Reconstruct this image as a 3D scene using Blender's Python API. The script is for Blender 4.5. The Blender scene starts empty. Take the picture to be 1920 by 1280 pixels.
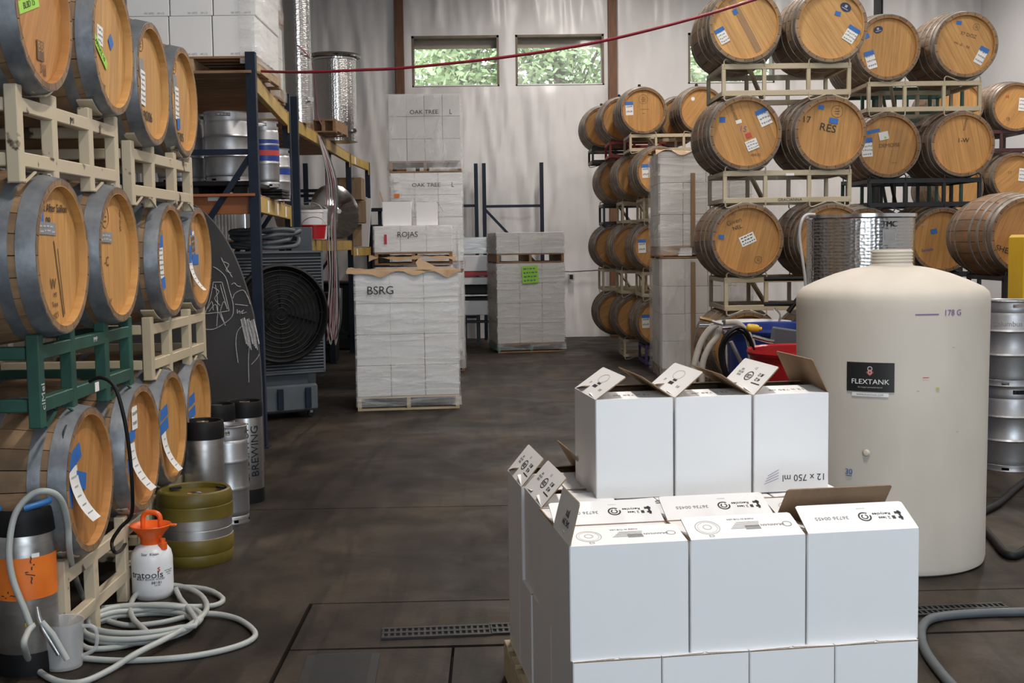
import bpy, bmesh, math, random
from mathutils import Vector, Matrix, noise
random.seed(7)
SC = bpy.context.scene
COL = SC.collection
PI = math.pi
R_ = math.radians

# ------------------------------------------------------------------ camera
FPX, CAMH = 2300.0, 1.65
CAM_R = (Matrix.Rotation(-0.01405, 3, 'Z') @ Matrix.Rotation(PI/2 - 0.0798, 3, 'X') @ Matrix.Rotation(-0.0145, 3, 'Z'))
cam_d = bpy.data.cameras.new('camera'); cam_d.sensor_width = 36.0; cam_d.lens = FPX*36.0/1920.0
cam_d.clip_start = 0.05; cam_d.clip_end = 200
cam = bpy.data.objects.new('camera', cam_d); COL.objects.link(cam)
cam.matrix_world = Matrix.Translation((0, 0, CAMH)) @ CAM_R.to_4x4()
SC.camera = cam

def P(px, py, Y):
    d = CAM_R @ Vector(((px-960)/FPX, -(py-640)/FPX, -1.0))
    return Vector((0, 0, CAMH)) + d*(Y/d.y)
def F(px, py, z=0.0):
    d = CAM_R @ Vector(((px-960)/FPX, -(py-640)/FPX, -1.0))
    return Vector((0, 0, CAMH)) + d*((z-CAMH)/d.z)

LAMP_W = 150.0
# ------------------------------------------------------------------ world, lights, exposure
SC.view_settings.view_transform = 'Standard'; SC.view_settings.look = 'None'
SC.view_settings.gamma = 1.0; SC.view_settings.use_curve_mapping = False
SC.view_settings.exposure = 0.0
w = bpy.data.worlds.new('overcast_sky'); SC.world = w; w.use_nodes = True
wn = w.node_tree.nodes; wl = w.node_tree.links
bg = wn['Background']; bg.inputs[0].default_value = (0.79, 0.90, 1.0, 1); bg.inputs[1].default_value = 6.0
def area(name, loc, rot, sx, sy, power, col, spread=PI):
    d = bpy.data.lights.new(name, 'AREA'); d.shape = 'RECTANGLE'; d.size = sx; d.size_y = sy
    d.energy = power; d.color = col; d.spread = spread
    o = bpy.data.objects.new(name, d); COL.objects.link(o); o.location = loc; o.rotation_euler = rot
    return o
# daylight through the open roll-up door behind the camera
dl = area('door_daylight', (2.4, -3.45, 2.2), (R_(90), 0, 0), 4.7, 4.3, 10, (0.80, 0.90, 1.0))
dl.data.cycles.is_portal = True

# ------------------------------------------------------------------ materials
MATS = {}
def mat(name, c1, c2=None, rough=0.5, metal=0.0, scale=6.0, stretch=(1, 1, 1), bump=0.0, bscale=None, detail=4.0,
        spec=0.5, tint=0.0, alpha=None, lo=0.35, hi=0.65, rough2=None, coat=0.0, useobj=False):
    if name in MATS: return MATS[name]
    m = bpy.data.materials.new(name); m.use_nodes = True
    nt = m.node_tree; n = nt.nodes; l = nt.links; b = n['Principled BSDF']
    b.inputs['Roughness'].default_value = rough; b.inputs['Metallic'].default_value = metal
    b.inputs['Specular IOR Level'].default_value = spec
    b.inputs['Coat Weight'].default_value = coat
    if c2 is None: c2 = tuple(x*0.85 for x in c1)
    tc = n.new('ShaderNodeTexCoord'); mp = n.new('ShaderNodeMapping'); mp.inputs['Scale'].default_value = stretch
    l.new(tc.outputs['Object'], mp.inputs[0])
    oi = n.new('ShaderNodeObjectInfo')
    vm = n.new('ShaderNodeVectorMath'); vm.operation = 'ADD'
    cv = n.new('ShaderNodeCombineXYZ'); ml = n.new('ShaderNodeMath'); ml.operation = 'MULTIPLY'; ml.inputs[1].default_value = 37.0
    l.new(oi.outputs['Random'], ml.inputs[0]); l.new(ml.outputs[0], cv.inputs[0]); l.new(ml.outputs[0], cv.inputs[2])
    l.new(mp.outputs[0], vm.inputs[0]); l.new(cv.outputs[0], vm.inputs[1])
    nz = n.new('ShaderNodeTexNoise'); nz.inputs['Scale'].default_value = scale; nz.inputs['Detail'].default_value = detail
    l.new(vm.outputs[0], nz.inputs['Vector'])
    cr = n.new('ShaderNodeValToRGB'); cr.color_ramp.elements[0].position = lo; cr.color_ramp.elements[1].position = hi
    cr.color_ramp.elements[0].color = (*c2, 1); cr.color_ramp.elements[1].color = (*c1, 1)
    l.new(nz.outputs['Fac'], cr.inputs[0])
    out = cr.outputs[0]
    if tint:
        hs = n.new('ShaderNodeHueSaturation'); mr = n.new('ShaderNodeMapRange')
        mr.inputs[3].default_value = 1-tint; mr.inputs[4].default_value = 1+tint
        l.new(oi.outputs['Random'], mr.inputs[0]); l.new(mr.outputs[0], hs.inputs['Value']); l.new(out, hs.inputs['Color']); out = hs.outputs[0]
    if useobj:
        mx = n.new('ShaderNodeMix'); mx.data_type = 'RGBA'; mx.blend_type = 'MULTIPLY'; mx.inputs[0].default_value = 1.0
        l.new(out, mx.inputs[6]); l.new(oi.outputs['Color'], mx.inputs[7]); out = mx.outputs[2]
    l.new(out, b.inputs['Base Color'])
    if rough2 is not None:
        mr2 = n.new('ShaderNodeMapRange'); mr2.inputs[1].default_value = lo; mr2.inputs[2].default_value = hi
        mr2.inputs[3].default_value = rough2; mr2.inputs[4].default_value = rough
        l.new(nz.outputs['Fac'], mr2.inputs[0]); l.new(mr2.outputs[0], b.inputs['Roughness'])
    if bump:
        nb = n.new('ShaderNodeTexNoise'); nb.inputs['Scale'].default_value = bscale or scale*3; nb.inputs['Detail'].default_value = 5
        l.new(vm.outputs[0], nb.inputs['Vector'])
        bp = n.new('ShaderNodeBump'); bp.inputs['Strength'].default_value = bump; bp.inputs['Distance'].default_value = 0.01
        l.new(nb.outputs['Fac'], bp.inputs['Height']); l.new(bp.outputs[0], b.inputs['Normal'])
    if alpha is not None: b.inputs['Alpha'].default_value = alpha
    MATS[name] = m
    return m

M = {}
M['head'] = mat('oak_head', (0.53, 0.305, 0.108), (0.38, 0.195, 0.060), 0.62, scale=5, stretch=(9, 1, 0.7), bump=0.15, bscale=20, tint=0.10, useobj=True, lo=.25, hi=.75)
M['stave'] = mat('oak_stave', (0.27, 0.165, 0.085), (0.13, 0.075, 0.04), 0.65, scale=4, stretch=(3, 1, 3), bump=0.3, bscale=14, tint=0.2, useobj=True, lo=.25, hi=.75)
M['chime'] = M['stave']
M['hoop'] = mat('galvanised_hoop', (0.30, 0.32, 0.34), (0.17, 0.18, 0.20), 0.45, 0.7, scale=9, bump=0.12, bscale=30, rough2=0.6)
M['hoop_dark'] = mat('dull_hoop', (0.30, 0.28, 0.25), (0.17, 0.15, 0.13), 0.5, 0.6, scale=9, bump=0.12, bscale=30, rough2=0.65)
M['beige'] = mat('beige_rack_paint', (0.50, 0.42, 0.29), (0.42, 0.35, 0.23), 0.5, scale=3, bump=0.05, lo=.3, hi=.6)
M['beige_worn'] = mat('worn_beige_rack_paint', (0.50, 0.42, 0.30), (0.07, 0.04, 0.025), 0.55, scale=7, bump=0.1, lo=.345, hi=.375, detail=7)
M['green'] = mat('green_rack_paint', (0.02, 0.085, 0.06), (0.012, 0.05, 0.036), 0.5, scale=4)
M['blackpaint'] = mat('black_rack_paint', (0.014, 0.015, 0.018), (0.008, 0.008, 0.01), 0.45, scale=4)
M['redpaint'] = mat('red_rack_paint', (0.35, 0.05, 0.03), (0.24, 0.03, 0.02), 0.5, scale=4)
M['purple'] = mat('purple_rack_paint', (0.07, 0.045, 0.16), (0.045, 0.03, 0.10), 0.5, scale=4)
M['maroon'] = mat('maroon_rack_paint', (0.07, 0.02, 0.025), (0.045, 0.012, 0.016), 0.5, scale=4)
M['navy'] = mat('navy_upright_paint', (0.011, 0.020, 0.040), (0.007, 0.013, 0.026), 0.5, scale=4, spec=0.3)
M['yellow'] = mat('yellow_beam_paint', (0.56, 0.37, 0.085), (0.40, 0.26, 0.06), 0.5, scale=3)
M['orange'] = mat('orange_beam_paint', (0.42, 0.14, 0.045), (0.30, 0.09, 0.03), 0.5, scale=3)
M['brightyellow'] = mat('yellow_enamel', (0.72, 0.45, 0.02), (0.62, 0.37, 0.015), 0.4, scale=3)
M['film_wall'] = mat('white_wall_film', (0.72, 0.705, 0.70), (0.66, 0.64, 0.635), 0.36, scale=1.2, bump=0.10, bscale=6, spec=0.5)
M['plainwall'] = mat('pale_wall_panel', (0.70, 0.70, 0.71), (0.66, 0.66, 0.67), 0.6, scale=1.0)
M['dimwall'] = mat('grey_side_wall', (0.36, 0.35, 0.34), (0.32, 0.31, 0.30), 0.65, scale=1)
M['ceil'] = mat('ceiling_sheet', (0.40, 0.40, 0.40), None, 0.7, scale=1)
M['post'] = mat('brown_timber', (0.17, 0.075, 0.035), (0.11, 0.045, 0.022), 0.6, scale=4, stretch=(8, 8, 0.6), bump=0.1)
M['pine'] = mat('pallet_wood', (0.50, 0.37, 0.22), (0.36, 0.25, 0.14), 0.65, scale=4, stretch=(1, 5, 5), bump=0.15, tint=0.12)
M['palewood'] = mat('pale_pallet_wood', (0.62, 0.52, 0.34), (0.50, 0.40, 0.25), 0.6, scale=4, stretch=(1, 5, 5), bump=0.15, tint=0.1)
M['brownwood'] = mat('brown_pallet_wood', (0.34, 0.20, 0.11), (0.22, 0.12, 0.06), 0.65, scale=4, stretch=(1, 5, 5), bump=0.15, tint=0.12)
M['palletgreen'] = mat('green_pallet_paint', (0.05, 0.22, 0.14), (0.03, 0.15, 0.09), 0.55, scale=4)
M['white_card'] = mat('white_carton_board', (0.845, 0.835, 0.83), (0.82, 0.81, 0.805), 0.5, scale=2, spec=0.3)
M['kraft'] = mat('kraft_board', (0.30, 0.205, 0.13), (0.25, 0.165, 0.10), 0.75, scale=3, stretch=(8, 1, 1), spec=0.2)
M['kraftpaper'] = mat('kraft_paper', (0.42, 0.29, 0.18), (0.33, 0.22, 0.13), 0.7, scale=3, bump=0.3, bscale=8, spec=0.3)
M['grey_card'] = mat('wrapped_carton_board', (0.66, 0.645, 0.625), (0.60, 0.585, 0.565), 0.55, scale=2)
M['ink'] = mat('black_ink', (0.02, 0.02, 0.022), None, 0.6)
M['greyink'] = mat('grey_ink', (0.30, 0.29, 0.29), None, 0.6)
M['lightink'] = mat('pale_grey_ink', (0.50, 0.49, 0.48), None, 0.6)
M['purpleink'] = mat('purple_ink', (0.22, 0.12, 0.30), None, 0.6)
M['blueink'] = mat('blue_ink', (0.06, 0.14, 0.42), None, 0.6)
M['redink'] = mat('red_ink', (0.55, 0.06, 0.05), None, 0.6)
M['greenink'] = mat('lime_ink', (0.45, 0.55, 0.08), None, 0.6)
M['woodink'] = mat('brand_stamp', (0.12, 0.065, 0.03), (0.20, 0.11, 0.05), 0.7, scale=30)
M['paper'] = mat('white_paper', (0.80, 0.80, 0.78), (0.74, 0.74, 0.72), 0.7, scale=5)
M['bluetape'] = mat('blue_masking_tape', (0.03, 0.16, 0.50), (0.02, 0.12, 0.40), 0.6, scale=6)
M['greytape'] = mat('grey_duct_tape', (0.25, 0.26, 0.27), (0.20, 0.21, 0.22), 0.5, scale=6)
M['greentape'] = mat('lime_tape', (0.36, 0.68, 0.08), (0.30, 0.60, 0.06), 0.6, scale=6)
M['sticker_navy'] = mat('navy_sticker', (0.02, 0.03, 0.09), None, 0.4)
M['sticker_black'] = mat('black_sticker', (0.012, 0.012, 0.014), None, 0.35)
M['steel'] = mat('brushed_steel', (0.55, 0.54, 0.53), (0.46, 0.45, 0.44), 0.33, 0.95, scale=5, stretch=(1, 1, 8), bump=0.03, bscale=40, rough2=0.45)
M['kegsteel'] = mat('keg_steel', (0.50, 0.50, 0.51), (0.38, 0.38, 0.39), 0.36, 0.9, scale=5, bump=0.04, bscale=30, rough2=0.5)
M['chrome'] = mat('polished_steel', (0.72, 0.72, 0.72), None, 0.15, 1.0)
M['rubber'] = mat('black_rubber', (0.006, 0.006, 0.0065), None, 0.55, spec=0.3)
M['dark'] = mat('dark_cavity', (0.006, 0.006, 0.006), None, 0.8)
M['olive'] = mat('olive_keg_paint', (0.15, 0.11, 0.014), (0.10, 0.072, 0.009), 0.45, scale=5, bump=0.06)
M['orangeplastic'] = mat('orange_plastic', (0.80, 0.12, 0.012), (0.72, 0.10, 0.01), 0.35, scale=3)
M['orangetape'] = mat('orange_band', (0.80, 0.20, 0.02), (0.66, 0.14, 0.015), 0.5, scale=5)
M['whiteplastic'] = mat('white_plastic', (0.76, 0.76, 0.78), (0.72, 0.72, 0.74), 0.35, scale=3)
M['blueplastic'] = mat('blue_plastic', (0.015, 0.045, 0.26), (0.012, 0.035, 0.20), 0.4, scale=3)
M['sky_plastic'] = mat('light_blue_plastic', (0.03, 0.16, 0.42), None, 0.4)
M['redplastic'] = mat('red_plastic', (0.46, 0.012, 0.02), (0.40, 0.01, 0.016), 0.38, scale=3)
M['yellowplastic'] = mat('yellow_plastic', (0.75, 0.50, 0.03), None, 0.4)
M['hosegrey'] = mat('grey_hose', (0.42, 0.44, 0.42), (0.36, 0.38, 0.36), 0.4, scale=10)
M['hosedark'] = mat('dark_grey_hose', (0.10, 0.115, 0.125), (0.08, 0.09, 0.10), 0.45, scale=10)
M['hosebeige'] = mat('beige_hose', (0.52, 0.47, 0.40), (0.45, 0.40, 0.34), 0.45, scale=10)
M['hosered'] = mat('red_hose', (0.26, 0.016, 0.03), (0.20, 0.012, 0.022), 0.45, scale=10)
M['cable_pink'] = mat('pink_cable', (0.40, 0.18, 0.20), None, 0.5)
M['cable_white'] = mat('pale_cable', (0.50, 0.48, 0.47), None, 0.5)
M['poly'] = mat('natural_poly_tank', (0.61, 0.56, 0.49), (0.51, 0.465, 0.40), 0.6, scale=2.2, stretch=(1, 1, 0.6), bump=0.05, bscale=5, lo=.25, hi=.6, detail=6, spec=0.15)
M['coolergrey'] = mat('grey_cooler_plastic', (0.11, 0.125, 0.145), (0.085, 0.10, 0.115), 0.5, scale=3)
M['coolerdark'] = mat('dark_cooler_grille', (0.022, 0.024, 0.027), None, 0.55, spec=0.3)
M['chalkboard'] = mat('chalkboard_paint', (0.055, 0.052, 0.052), (0.04, 0.038, 0.038), 0.8, scale=2, lo=.3, hi=.7)
M['chalk'] = mat('chalk', (0.55, 0.53, 0.52), (0.36, 0.34, 0.34), 0.9, scale=60)
M['winframe'] = mat('window_timber', (0.20, 0.16, 0.12), (0.14, 0.11, 0.08), 0.6, scale=4)
M['blind'] = mat('tan_window_valance', (0.30, 0.25, 0.18), (0.24, 0.20, 0.14), 0.7, scale=3)
M['leaf'] = mat('leaves', (0.46, 0.52, 0.28), (0.26, 0.34, 0.15), 0.6, scale=1.5, lo=.3, hi=.7)
M['bark'] = mat('bark', (0.12, 0.09, 0.06), None, 0.8)
M['grate'] = mat('black_drain_grate', (0.022, 0.022, 0.023), (0.014, 0.014, 0.015), 0.5, scale=20)
M['lamp'] = mat('lamp_housing', (0.6, 0.6, 0.6), None, 0.5)
M['grass'] = mat('ground_outside', (0.12, 0.16, 0.07), None, 0.9)

def film_mat(name, base=0.22, peak=0.65, sc=5.0, stretch=(1, 1, 2.2)):
    m = bpy.data.materials.new(name); m.use_nodes = True
    nt = m.node_tree; n = nt.nodes; l = nt.links; b = n['Principled BSDF']
    b.inputs['Base Color'].default_value = (0.80, 0.80, 0.80, 1); b.inputs['Roughness'].default_value = 0.16
    b.inputs['Specular IOR Level'].default_value = 0.8
    tc = n.new('ShaderNodeTexCoord'); mp = n.new('ShaderNodeMapping'); mp.inputs['Scale'].default_value = stretch
    l.new(tc.outputs['Object'], mp.inputs[0])
    nz = n.new('ShaderNodeTexNoise'); nz.inputs['Scale'].default_value = sc; nz.inputs['Detail'].default_value = 6; nz.inputs['Distortion'].default_value = 1.2
    l.new(mp.outputs[0], nz.inputs['Vector'])
    mr = n.new('ShaderNodeMapRange'); mr.inputs[1].default_value = 0.42; mr.inputs[2].default_value = 0.72
    mr.inputs[3].default_value = base; mr.inputs[4].default_value = peak
    l.new(nz.outputs['Fac'], mr.inputs[0]); l.new(mr.outputs[0], b.inputs['Alpha'])
    bp = n.new('ShaderNodeBump'); bp.inputs['Strength'].default_value = 0.5; bp.inputs['Distance'].default_value = 0.03
    l.new(nz.outputs['Fac'], bp.inputs['Height']); l.new(bp.outputs[0], b.inputs['Normal'])
    MATS[name] = m
    return m
M['film'] = film_mat('stretch_film', 0.15, 0.55, 2.6, (0.55, 0.55, 4.5))  # white streaks in the opacity carry film haze and part of its sheen
M['filmhazy'] = film_mat('hazy_stretch_film', 0.18, 0.5, 2.4, (1.0, 1.0, 0.8))
M['filmmurky'] = film_mat('murky_stretch_film', 0.15, 0.5, 3.0, (1.6, 1.6, 0.5))
def dimple_mat():
    m = bpy.data.materials.new('dimpled_steel'); m.use_nodes = True
    nt = m.node_tree; n = nt.nodes; l = nt.links; b = n['Principled BSDF']
    b.inputs['Base Color'].default_value = (0.50, 0.49, 0.48, 1); b.inputs['Roughness'].default_value = 0.24; b.inputs['Metallic'].default_value = 1.0
    tc = n.new('ShaderNodeTexCoord'); mp = n.new('ShaderNodeMapping'); mp.inputs['Scale'].default_value = (1, 1, 1.4)
    l.new(tc.outputs['Object'], mp.inputs[0])
    vo = n.new('ShaderNodeTexVoronoi'); vo.inputs['Scale'].default_value = 34; vo.inputs['Randomness'].default_value = 0.35
    l.new(mp.outputs[0], vo.inputs['Vector'])
    bp = n.new('ShaderNodeBump'); bp.inputs['Strength'].default_value = 0.32; bp.inputs['Distance'].default_value = 0.01
    l.new(vo.outputs['Distance'], bp.inputs['Height']); l.new(bp.outputs[0], b.inputs['Normal'])
    return m
M['dimple'] = dimple_mat()
def glass_mat():
    m = bpy.data.materials.new('window_glass'); m.use_nodes = True
    nt = m.node_tree; n = nt.nodes; l = nt.links; b = n['Principled BSDF']
    b.inputs['Base Color'].default_value = (0.9, 0.95, 0.93, 1); b.inputs['Roughness'].default_value = 0.08; b.inputs['Alpha'].default_value = 0.10
    return m
M['glass'] = glass_mat()
def pitcher_mat():
    m = bpy.data.materials.new('cloudy_pitcher_plastic'); m.use_nodes = True
    b = m.node_tree.nodes['Principled BSDF']
    b.inputs['Base Color'].default_value = (0.62, 0.62, 0.63, 1); b.inputs['Roughness'].default_value = 0.3; b.inputs['Alpha'].default_value = 0.42
    return m
M['pitcher'] = pitcher_mat()
def concrete():
    m = bpy.data.materials.new('stained_concrete'); m.use_nodes = True
    nt = m.node_tree; n = nt.nodes; l = nt.links; b = n['Principled BSDF']
    b.inputs['Specular IOR Level'].default_value = 0.22
    ge = n.new('ShaderNodeNewGeometry')
    def nz(sc, det, dist=0.0, st=(1, 1, 1)):
        mp = n.new('ShaderNodeMapping'); mp.inputs['Scale'].default_value = st; l.new(ge.outputs['Position'], mp.inputs[0])
        t = n.new('ShaderNodeTexNoise'); t.inputs['Scale'].default_value = sc; t.inputs['Detail'].default_value = det; t.inputs['Distortion'].default_value = dist
        l.new(mp.outputs[0], t.inputs['Vector']); return t.outputs['Fac']
    def ramp(fac, stops):
        r = n.new('ShaderNodeValToRGB'); e = r.color_ramp.elements
        e[0].position, e[0].color = stops[0][0], (*stops[0][1], 1); e[1].position, e[1].color = stops[-1][0], (*stops[-1][1], 1)
        for p, c in stops[1:-1]:
            x = e.new(p); x.color = (*c, 1)
        l.new(fac, r.inputs[0]); return r.outputs[0]
    a = ramp(nz(0.9, 8, 0.6), [(0.30, (0.020, 0.0150, 0.0112)), (0.5, (0.036, 0.0270, 0.0198)), (0.70, (0.074, 0.056, 0.040))])
    s = ramp(nz(3.5, 8, 1.0, (1, 0.5, 1)), [(0.36, (0.62, 0.62, 0.62)), (0.62, (1.1, 1.08, 1.05))])
    k = ramp(nz(1.1, 5, 2.5, (3.0, 0.35, 1)), [(0.38, (0.60, 0.60, 0.60)), (0.50, (1.0, 1.0, 1.0))])
    g = ramp(nz(60, 4), [(0.35, (0.85, 0.85, 0.85)), (0.68, (1.12, 1.12, 1.12))])
    out = a
    for x in (s, k, g):
        mx = n.new('ShaderNodeMix'); mx.data_type = 'RGBA'; mx.blend_type = 'MULTIPLY'; mx.inputs[0].default_value = 1.0
        l.new(out, mx.inputs[6]); l.new(x, mx.inputs[7]); out = mx.outputs[2]
    l.new(out, b.inputs['Base Color'])
    mr = n.new('ShaderNodeMapRange'); mr.inputs[1].default_value = 0.3; mr.inputs[2].default_value = 0.7; mr.inputs[3].default_value = 0.42; mr.inputs[4].default_value = 0.72
    l.new(nz(1.8, 6, 0.8), mr.inputs[0]); l.new(mr.outputs[0], b.inputs['Roughness'])
    bp = n.new('ShaderNodeBump'); bp.inputs['Strength'].default_value = 0.12; bp.inputs['Distance'].default_value = 0.006
    l.new(nz(45, 6), bp.inputs['Height']); l.new(bp.outputs[0], b.inputs['Normal'])
    return m
M['concrete'] = concrete()

# ------------------------------------------------------------------ mesh helpers
class MB:
    def __init__(s): s.v = []; s.f = []; s.m = []
    def add(s, vs, fs, mi=0):
        o = len(s.v); s.v += [tuple(x) for x in vs]
        for q in fs: s.f.append(tuple(i+o for i in q)); s.m.append(mi)
        return s
    def box(s, c, d, rot=None, mi=0, ch=0.0):
        x, y, z = d[0]/2, d[1]/2, d[2]/2
        c = Vector(c)
        if ch <= 0:
            vs = [(sx*x, sy*y, sz*z) for sx in (-1, 1) for sy in (-1, 1) for sz in (-1, 1)]
            fs = [(0, 1, 3, 2), (4, 6, 7, 5), (0, 4, 5, 1), (2, 3, 7, 6), (0, 2, 6, 4), (1, 5, 7, 3)]
        else:
            vs = []; idx = {}
            for sx in (-1, 1):
                for sy in (-1, 1):
                    for sz in (-1, 1):
                        for a in range(3):
                            p = [sx*(x-ch), sy*(y-ch), sz*(z-ch)]
                            p[a] = (sx*x, sy*y, sz*z)[a]
                            idx[(sx, sy, sz, a)] = len(vs); vs.append(tuple(p))
            fs = []
            for a in range(3):
                b, e = (a+1) % 3, (a+2) % 3
                for sg in (-1, 1):
                    q = []
                    for (t, u) in ((-1, -1), (1, -1), (1, 1), (-1, 1)):
                        k = [0, 0, 0]; k[a] = sg; k[b] = t; k[e] = u; q.append(idx[(*k, a)])
                    fs.append(tuple(q if sg > 0 else q[::-1]))
                for t in (-1, 1):
                    for u in (-1, 1):
                        k0 = [0, 0, 0]; k0[b] = t; k0[e] = u
                        q = []
                        for (sg, ax) in ((-1, b), (1, b), (1, e), (-1, e)):
                            k = list(k0); k[a] = sg; q.append(idx[(*k, ax)])
                        fs.append(tuple(q if t*u > 0 else q[::-1]))
            for sx in (-1, 1):
                for sy in (-1, 1):
                    for sz in (-1, 1):
                        q = [idx[(sx, sy, sz, a)] for a in range(3)]
                        fs.append(tuple(q if sx*sy*sz > 0 else q[::-1]))
        if rot is not None: vs = [rot @ Vector(v) for v in vs]
        vs = [Vector(v)+c for v in vs]
        return s.add(vs, fs, mi)
    def bar(s, a, b, w, h, up=(0, 0, 1), mi=0, ch=0.0):
        a = Vector(a); b = Vector(b); d = b-a; L = d.length; d.normalize()
        upv = Vector(up)
        if abs(d.dot(upv)) > 0.98: upv = Vector((1, 0, 0))
        x = d.cross(upv).normalized(); z = x.cross(d).normalized()
        rot = Matrix((x, d, z)).transposed()
        return s.box((a+b)/2, (w, L, h), rot, mi, ch)
    def tube(s, pts, r, n=8, closed=False, mi=0):
        pts = [Vector(p) for p in pts]; k = len(pts); rings = []
        prev = None
        for i, p in enumerate(pts):
            if closed: t = pts[(i+1) % k]-pts[i-1]
            else: t = pts[min(i+1, k-1)]-pts[max(i-1, 0)]
            t.normalize()
            if prev is None:
                a = Vector((0, 0, 1)) if abs(t.z) < 0.9 else Vector((1, 0, 0))
                x = t.cross(a).normalized()
            else:
                x = (prev-t*prev.dot(t)).normalized()
            prev = x; y = t.cross(x)
            rr = r[i] if isinstance(r, (list, tuple)) else r
            rings.append([p+(x*math.cos(2*PI*j/n)+y*math.sin(2*PI*j/n))*rr for j in range(n)])
        vs = [v for g in rings for v in g]; fs = []
        for i in range(k if closed else k-1):
            a = i*n; b = ((i+1) % k)*n
            for j in range(n): fs.append((a+j, a+(j+1) % n, b+(j+1) % n, b+j))
        if not closed:
            fs.append(tuple(range(n-1, -1, -1))); fs.append(tuple(range((k-1)*n, k*n)))
        return s.add(vs, fs, mi)
    def lathe(s, prof, n=32, c=(0, 0, 0), skip=None, mi=0, axis='Z', a0=0.0, a1=2*PI):
        full = abs(a1-a0-2*PI) < 1e-6; cols = n if full else n+1
        vs = []; k = len(prof)
        for i in range(cols):
            a = a0+(a1-a0)*i/n
            for (r, z) in prof:
                p = (r*math.sin(a), -r*math.cos(a), z) if axis == 'Z' else (r*math.sin(a), z, r*math.cos(a))
                vs.append(Vector(p)+Vector(c))
        fs = []
        for i in range(n):
            j = (i+1) % cols
            for q in range(k-1):
                if skip and skip(a0+(a1-a0)*(i+.5)/n, (prof[q][1]+prof[q+1][1])/2, q): continue
                f = (i*k+q, j*k+q, j*k+q+1, i*k+q+1)
                if axis != 'Z': f = f[::-1]
                fs.append(f)
        return s.add(vs, fs, mi)
    def prism(s, outline, y0, y1, mi=0):
        k = len(outline)
        vs = [(x, y0, z) for x, z in outline]+[(x, y1, z) for x, z in outline]
        fs = [tuple(range(k)), tuple(range(2*k-1, k-1, -1))]+[(i, i+k, (i+1) % k+k, (i+1) % k) for i in range(k)]
        return s.add(vs, fs, mi)
    def mesh(s, name, mats, smooth=None, fix=False):
        me = bpy.data.meshes.new(name); me.from_pydata(s.v, [], s.f)
        for m in (mats if isinstance(mats, (list, tuple)) else [mats]): me.materials.append(m)
        if any(s.m): me.polygons.foreach_set('material_index', s.m)
        if fix:
            bm = bmesh.new(); bm.from_mesh(me); bmesh.ops.remove_doubles(bm, verts=bm.verts, dist=1e-5)
            bmesh.ops.recalc_face_normals(bm, faces=bm.faces); bm.to_mesh(me); bm.free()
        if smooth:
            me.polygons.foreach_set('use_smooth', [True]*len(me.polygons)); me.set_sharp_from_angle(angle=R_(smooth))
        me.update(); return me
    def build(s, name, mats, parent=None, loc=(0, 0, 0), rot=(0, 0, 0), smooth=None, fix=False):
        return ob(name, s.mesh(name, mats, smooth, fix), parent, loc, rot)
def ob(name, me, parent=None, loc=(0, 0, 0), rot=(0, 0, 0)):
    o = bpy.data.objects.new(name, me); COL.objects.link(o)
    if parent is not None: o.parent = parent
    o.location = loc; o.rotation_euler = rot
    return o
def tag(o, label, cat, group=None):
    o['label'] = label; o['category'] = cat
    if group: o['group'] = group
    return o
def thing(name, label, cat, loc=(0, 0, 0), rz=0.0, group=None):
    o = ob(name, None, None, loc, (0, 0, rz)); o.empty_display_size = 0.1
    return tag(o, label, cat, group)
def struct(o): o['kind'] = 'structure'; return o
def smoothpath(pts, n=8, closed=False):
    pts = [Vector(p) for p in pts]; k = len(pts); out = []
    for i in range(k if closed else k-1):
        g = (lambda j: pts[j % k]) if closed else (lambda j: pts[min(max(j, 0), k-1)])
        a, b, c, d = g(i-1), g(i), g(i+1), g(i+2)
        for q in range(n):
            t = q/n
            out.append(0.5*((2*b)+(c-a)*t+(2*a-5*b+4*c-d)*t*t+(3*b-a-3*c+d)*t*t*t))
    if not closed: out.append(pts[-1])
    return out
TXT = {}
def text_mesh(s, size, m, sx=1.0, shear=0.0, key=None):
    k = (s, size, m.name, sx, shear)
    if k in TXT: return TXT[k]
    cu = bpy.data.curves.new('t', 'FONT'); cu.body = s; cu.size = size; cu.align_x = 'CENTER'; cu.align_y = 'CENTER'; cu.shear = shear
    cu.extrude = 0.0004; cu.resolution_u = 3
    o = bpy.data.objects.new('t', cu); COL.objects.link(o)
    dg = bpy.context.evaluated_depsgraph_get()
    me = bpy.data.meshes.new_from_object(o.evaluated_get(dg))
    bpy.data.objects.remove(o); bpy.data.curves.remove(cu)
    for v in me.vertices: v.co.x *= sx
    me.materials.clear(); me.materials.append(m); TXT[k] = me
    return me
def text(parent, s, size, org, xd, yd, m, sx=1.0, shear=0.0, name='lettering'):
    me = text_mesh(s, size, m, sx, shear)
    xd = Vector(xd).normalized(); yd = Vector(yd).normalized(); zd = xd.cross(yd)
    o = ob(name, me, parent)
    mt = Matrix((xd, yd, zd)).transposed().to_4x4(); mt.translation = Vector(org)
    o.matrix_basis = mt
    return o
def cyl_text(parent, s, size, R, ang, z, m, sx=1.0, rot=0.0, name='lettering', shear=0.0):
    """text wrapped round a vertical cylinder of radius R; ang 0 faces -Y"""
    me = text_mesh(s, size, m, sx, shear).copy()
    for v in me.vertices:
        x = v.co.x*math.cos(rot)-v.co.y*math.sin(rot); y = v.co.x*math.sin(rot)+v.co.y*math.cos(rot)
        a = ang+x/R; r = R+0.0015+v.co.z
        v.co = Vector((r*math.sin(a), -r*math.cos(a), z+y))
    return ob(name, me, parent)
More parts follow.
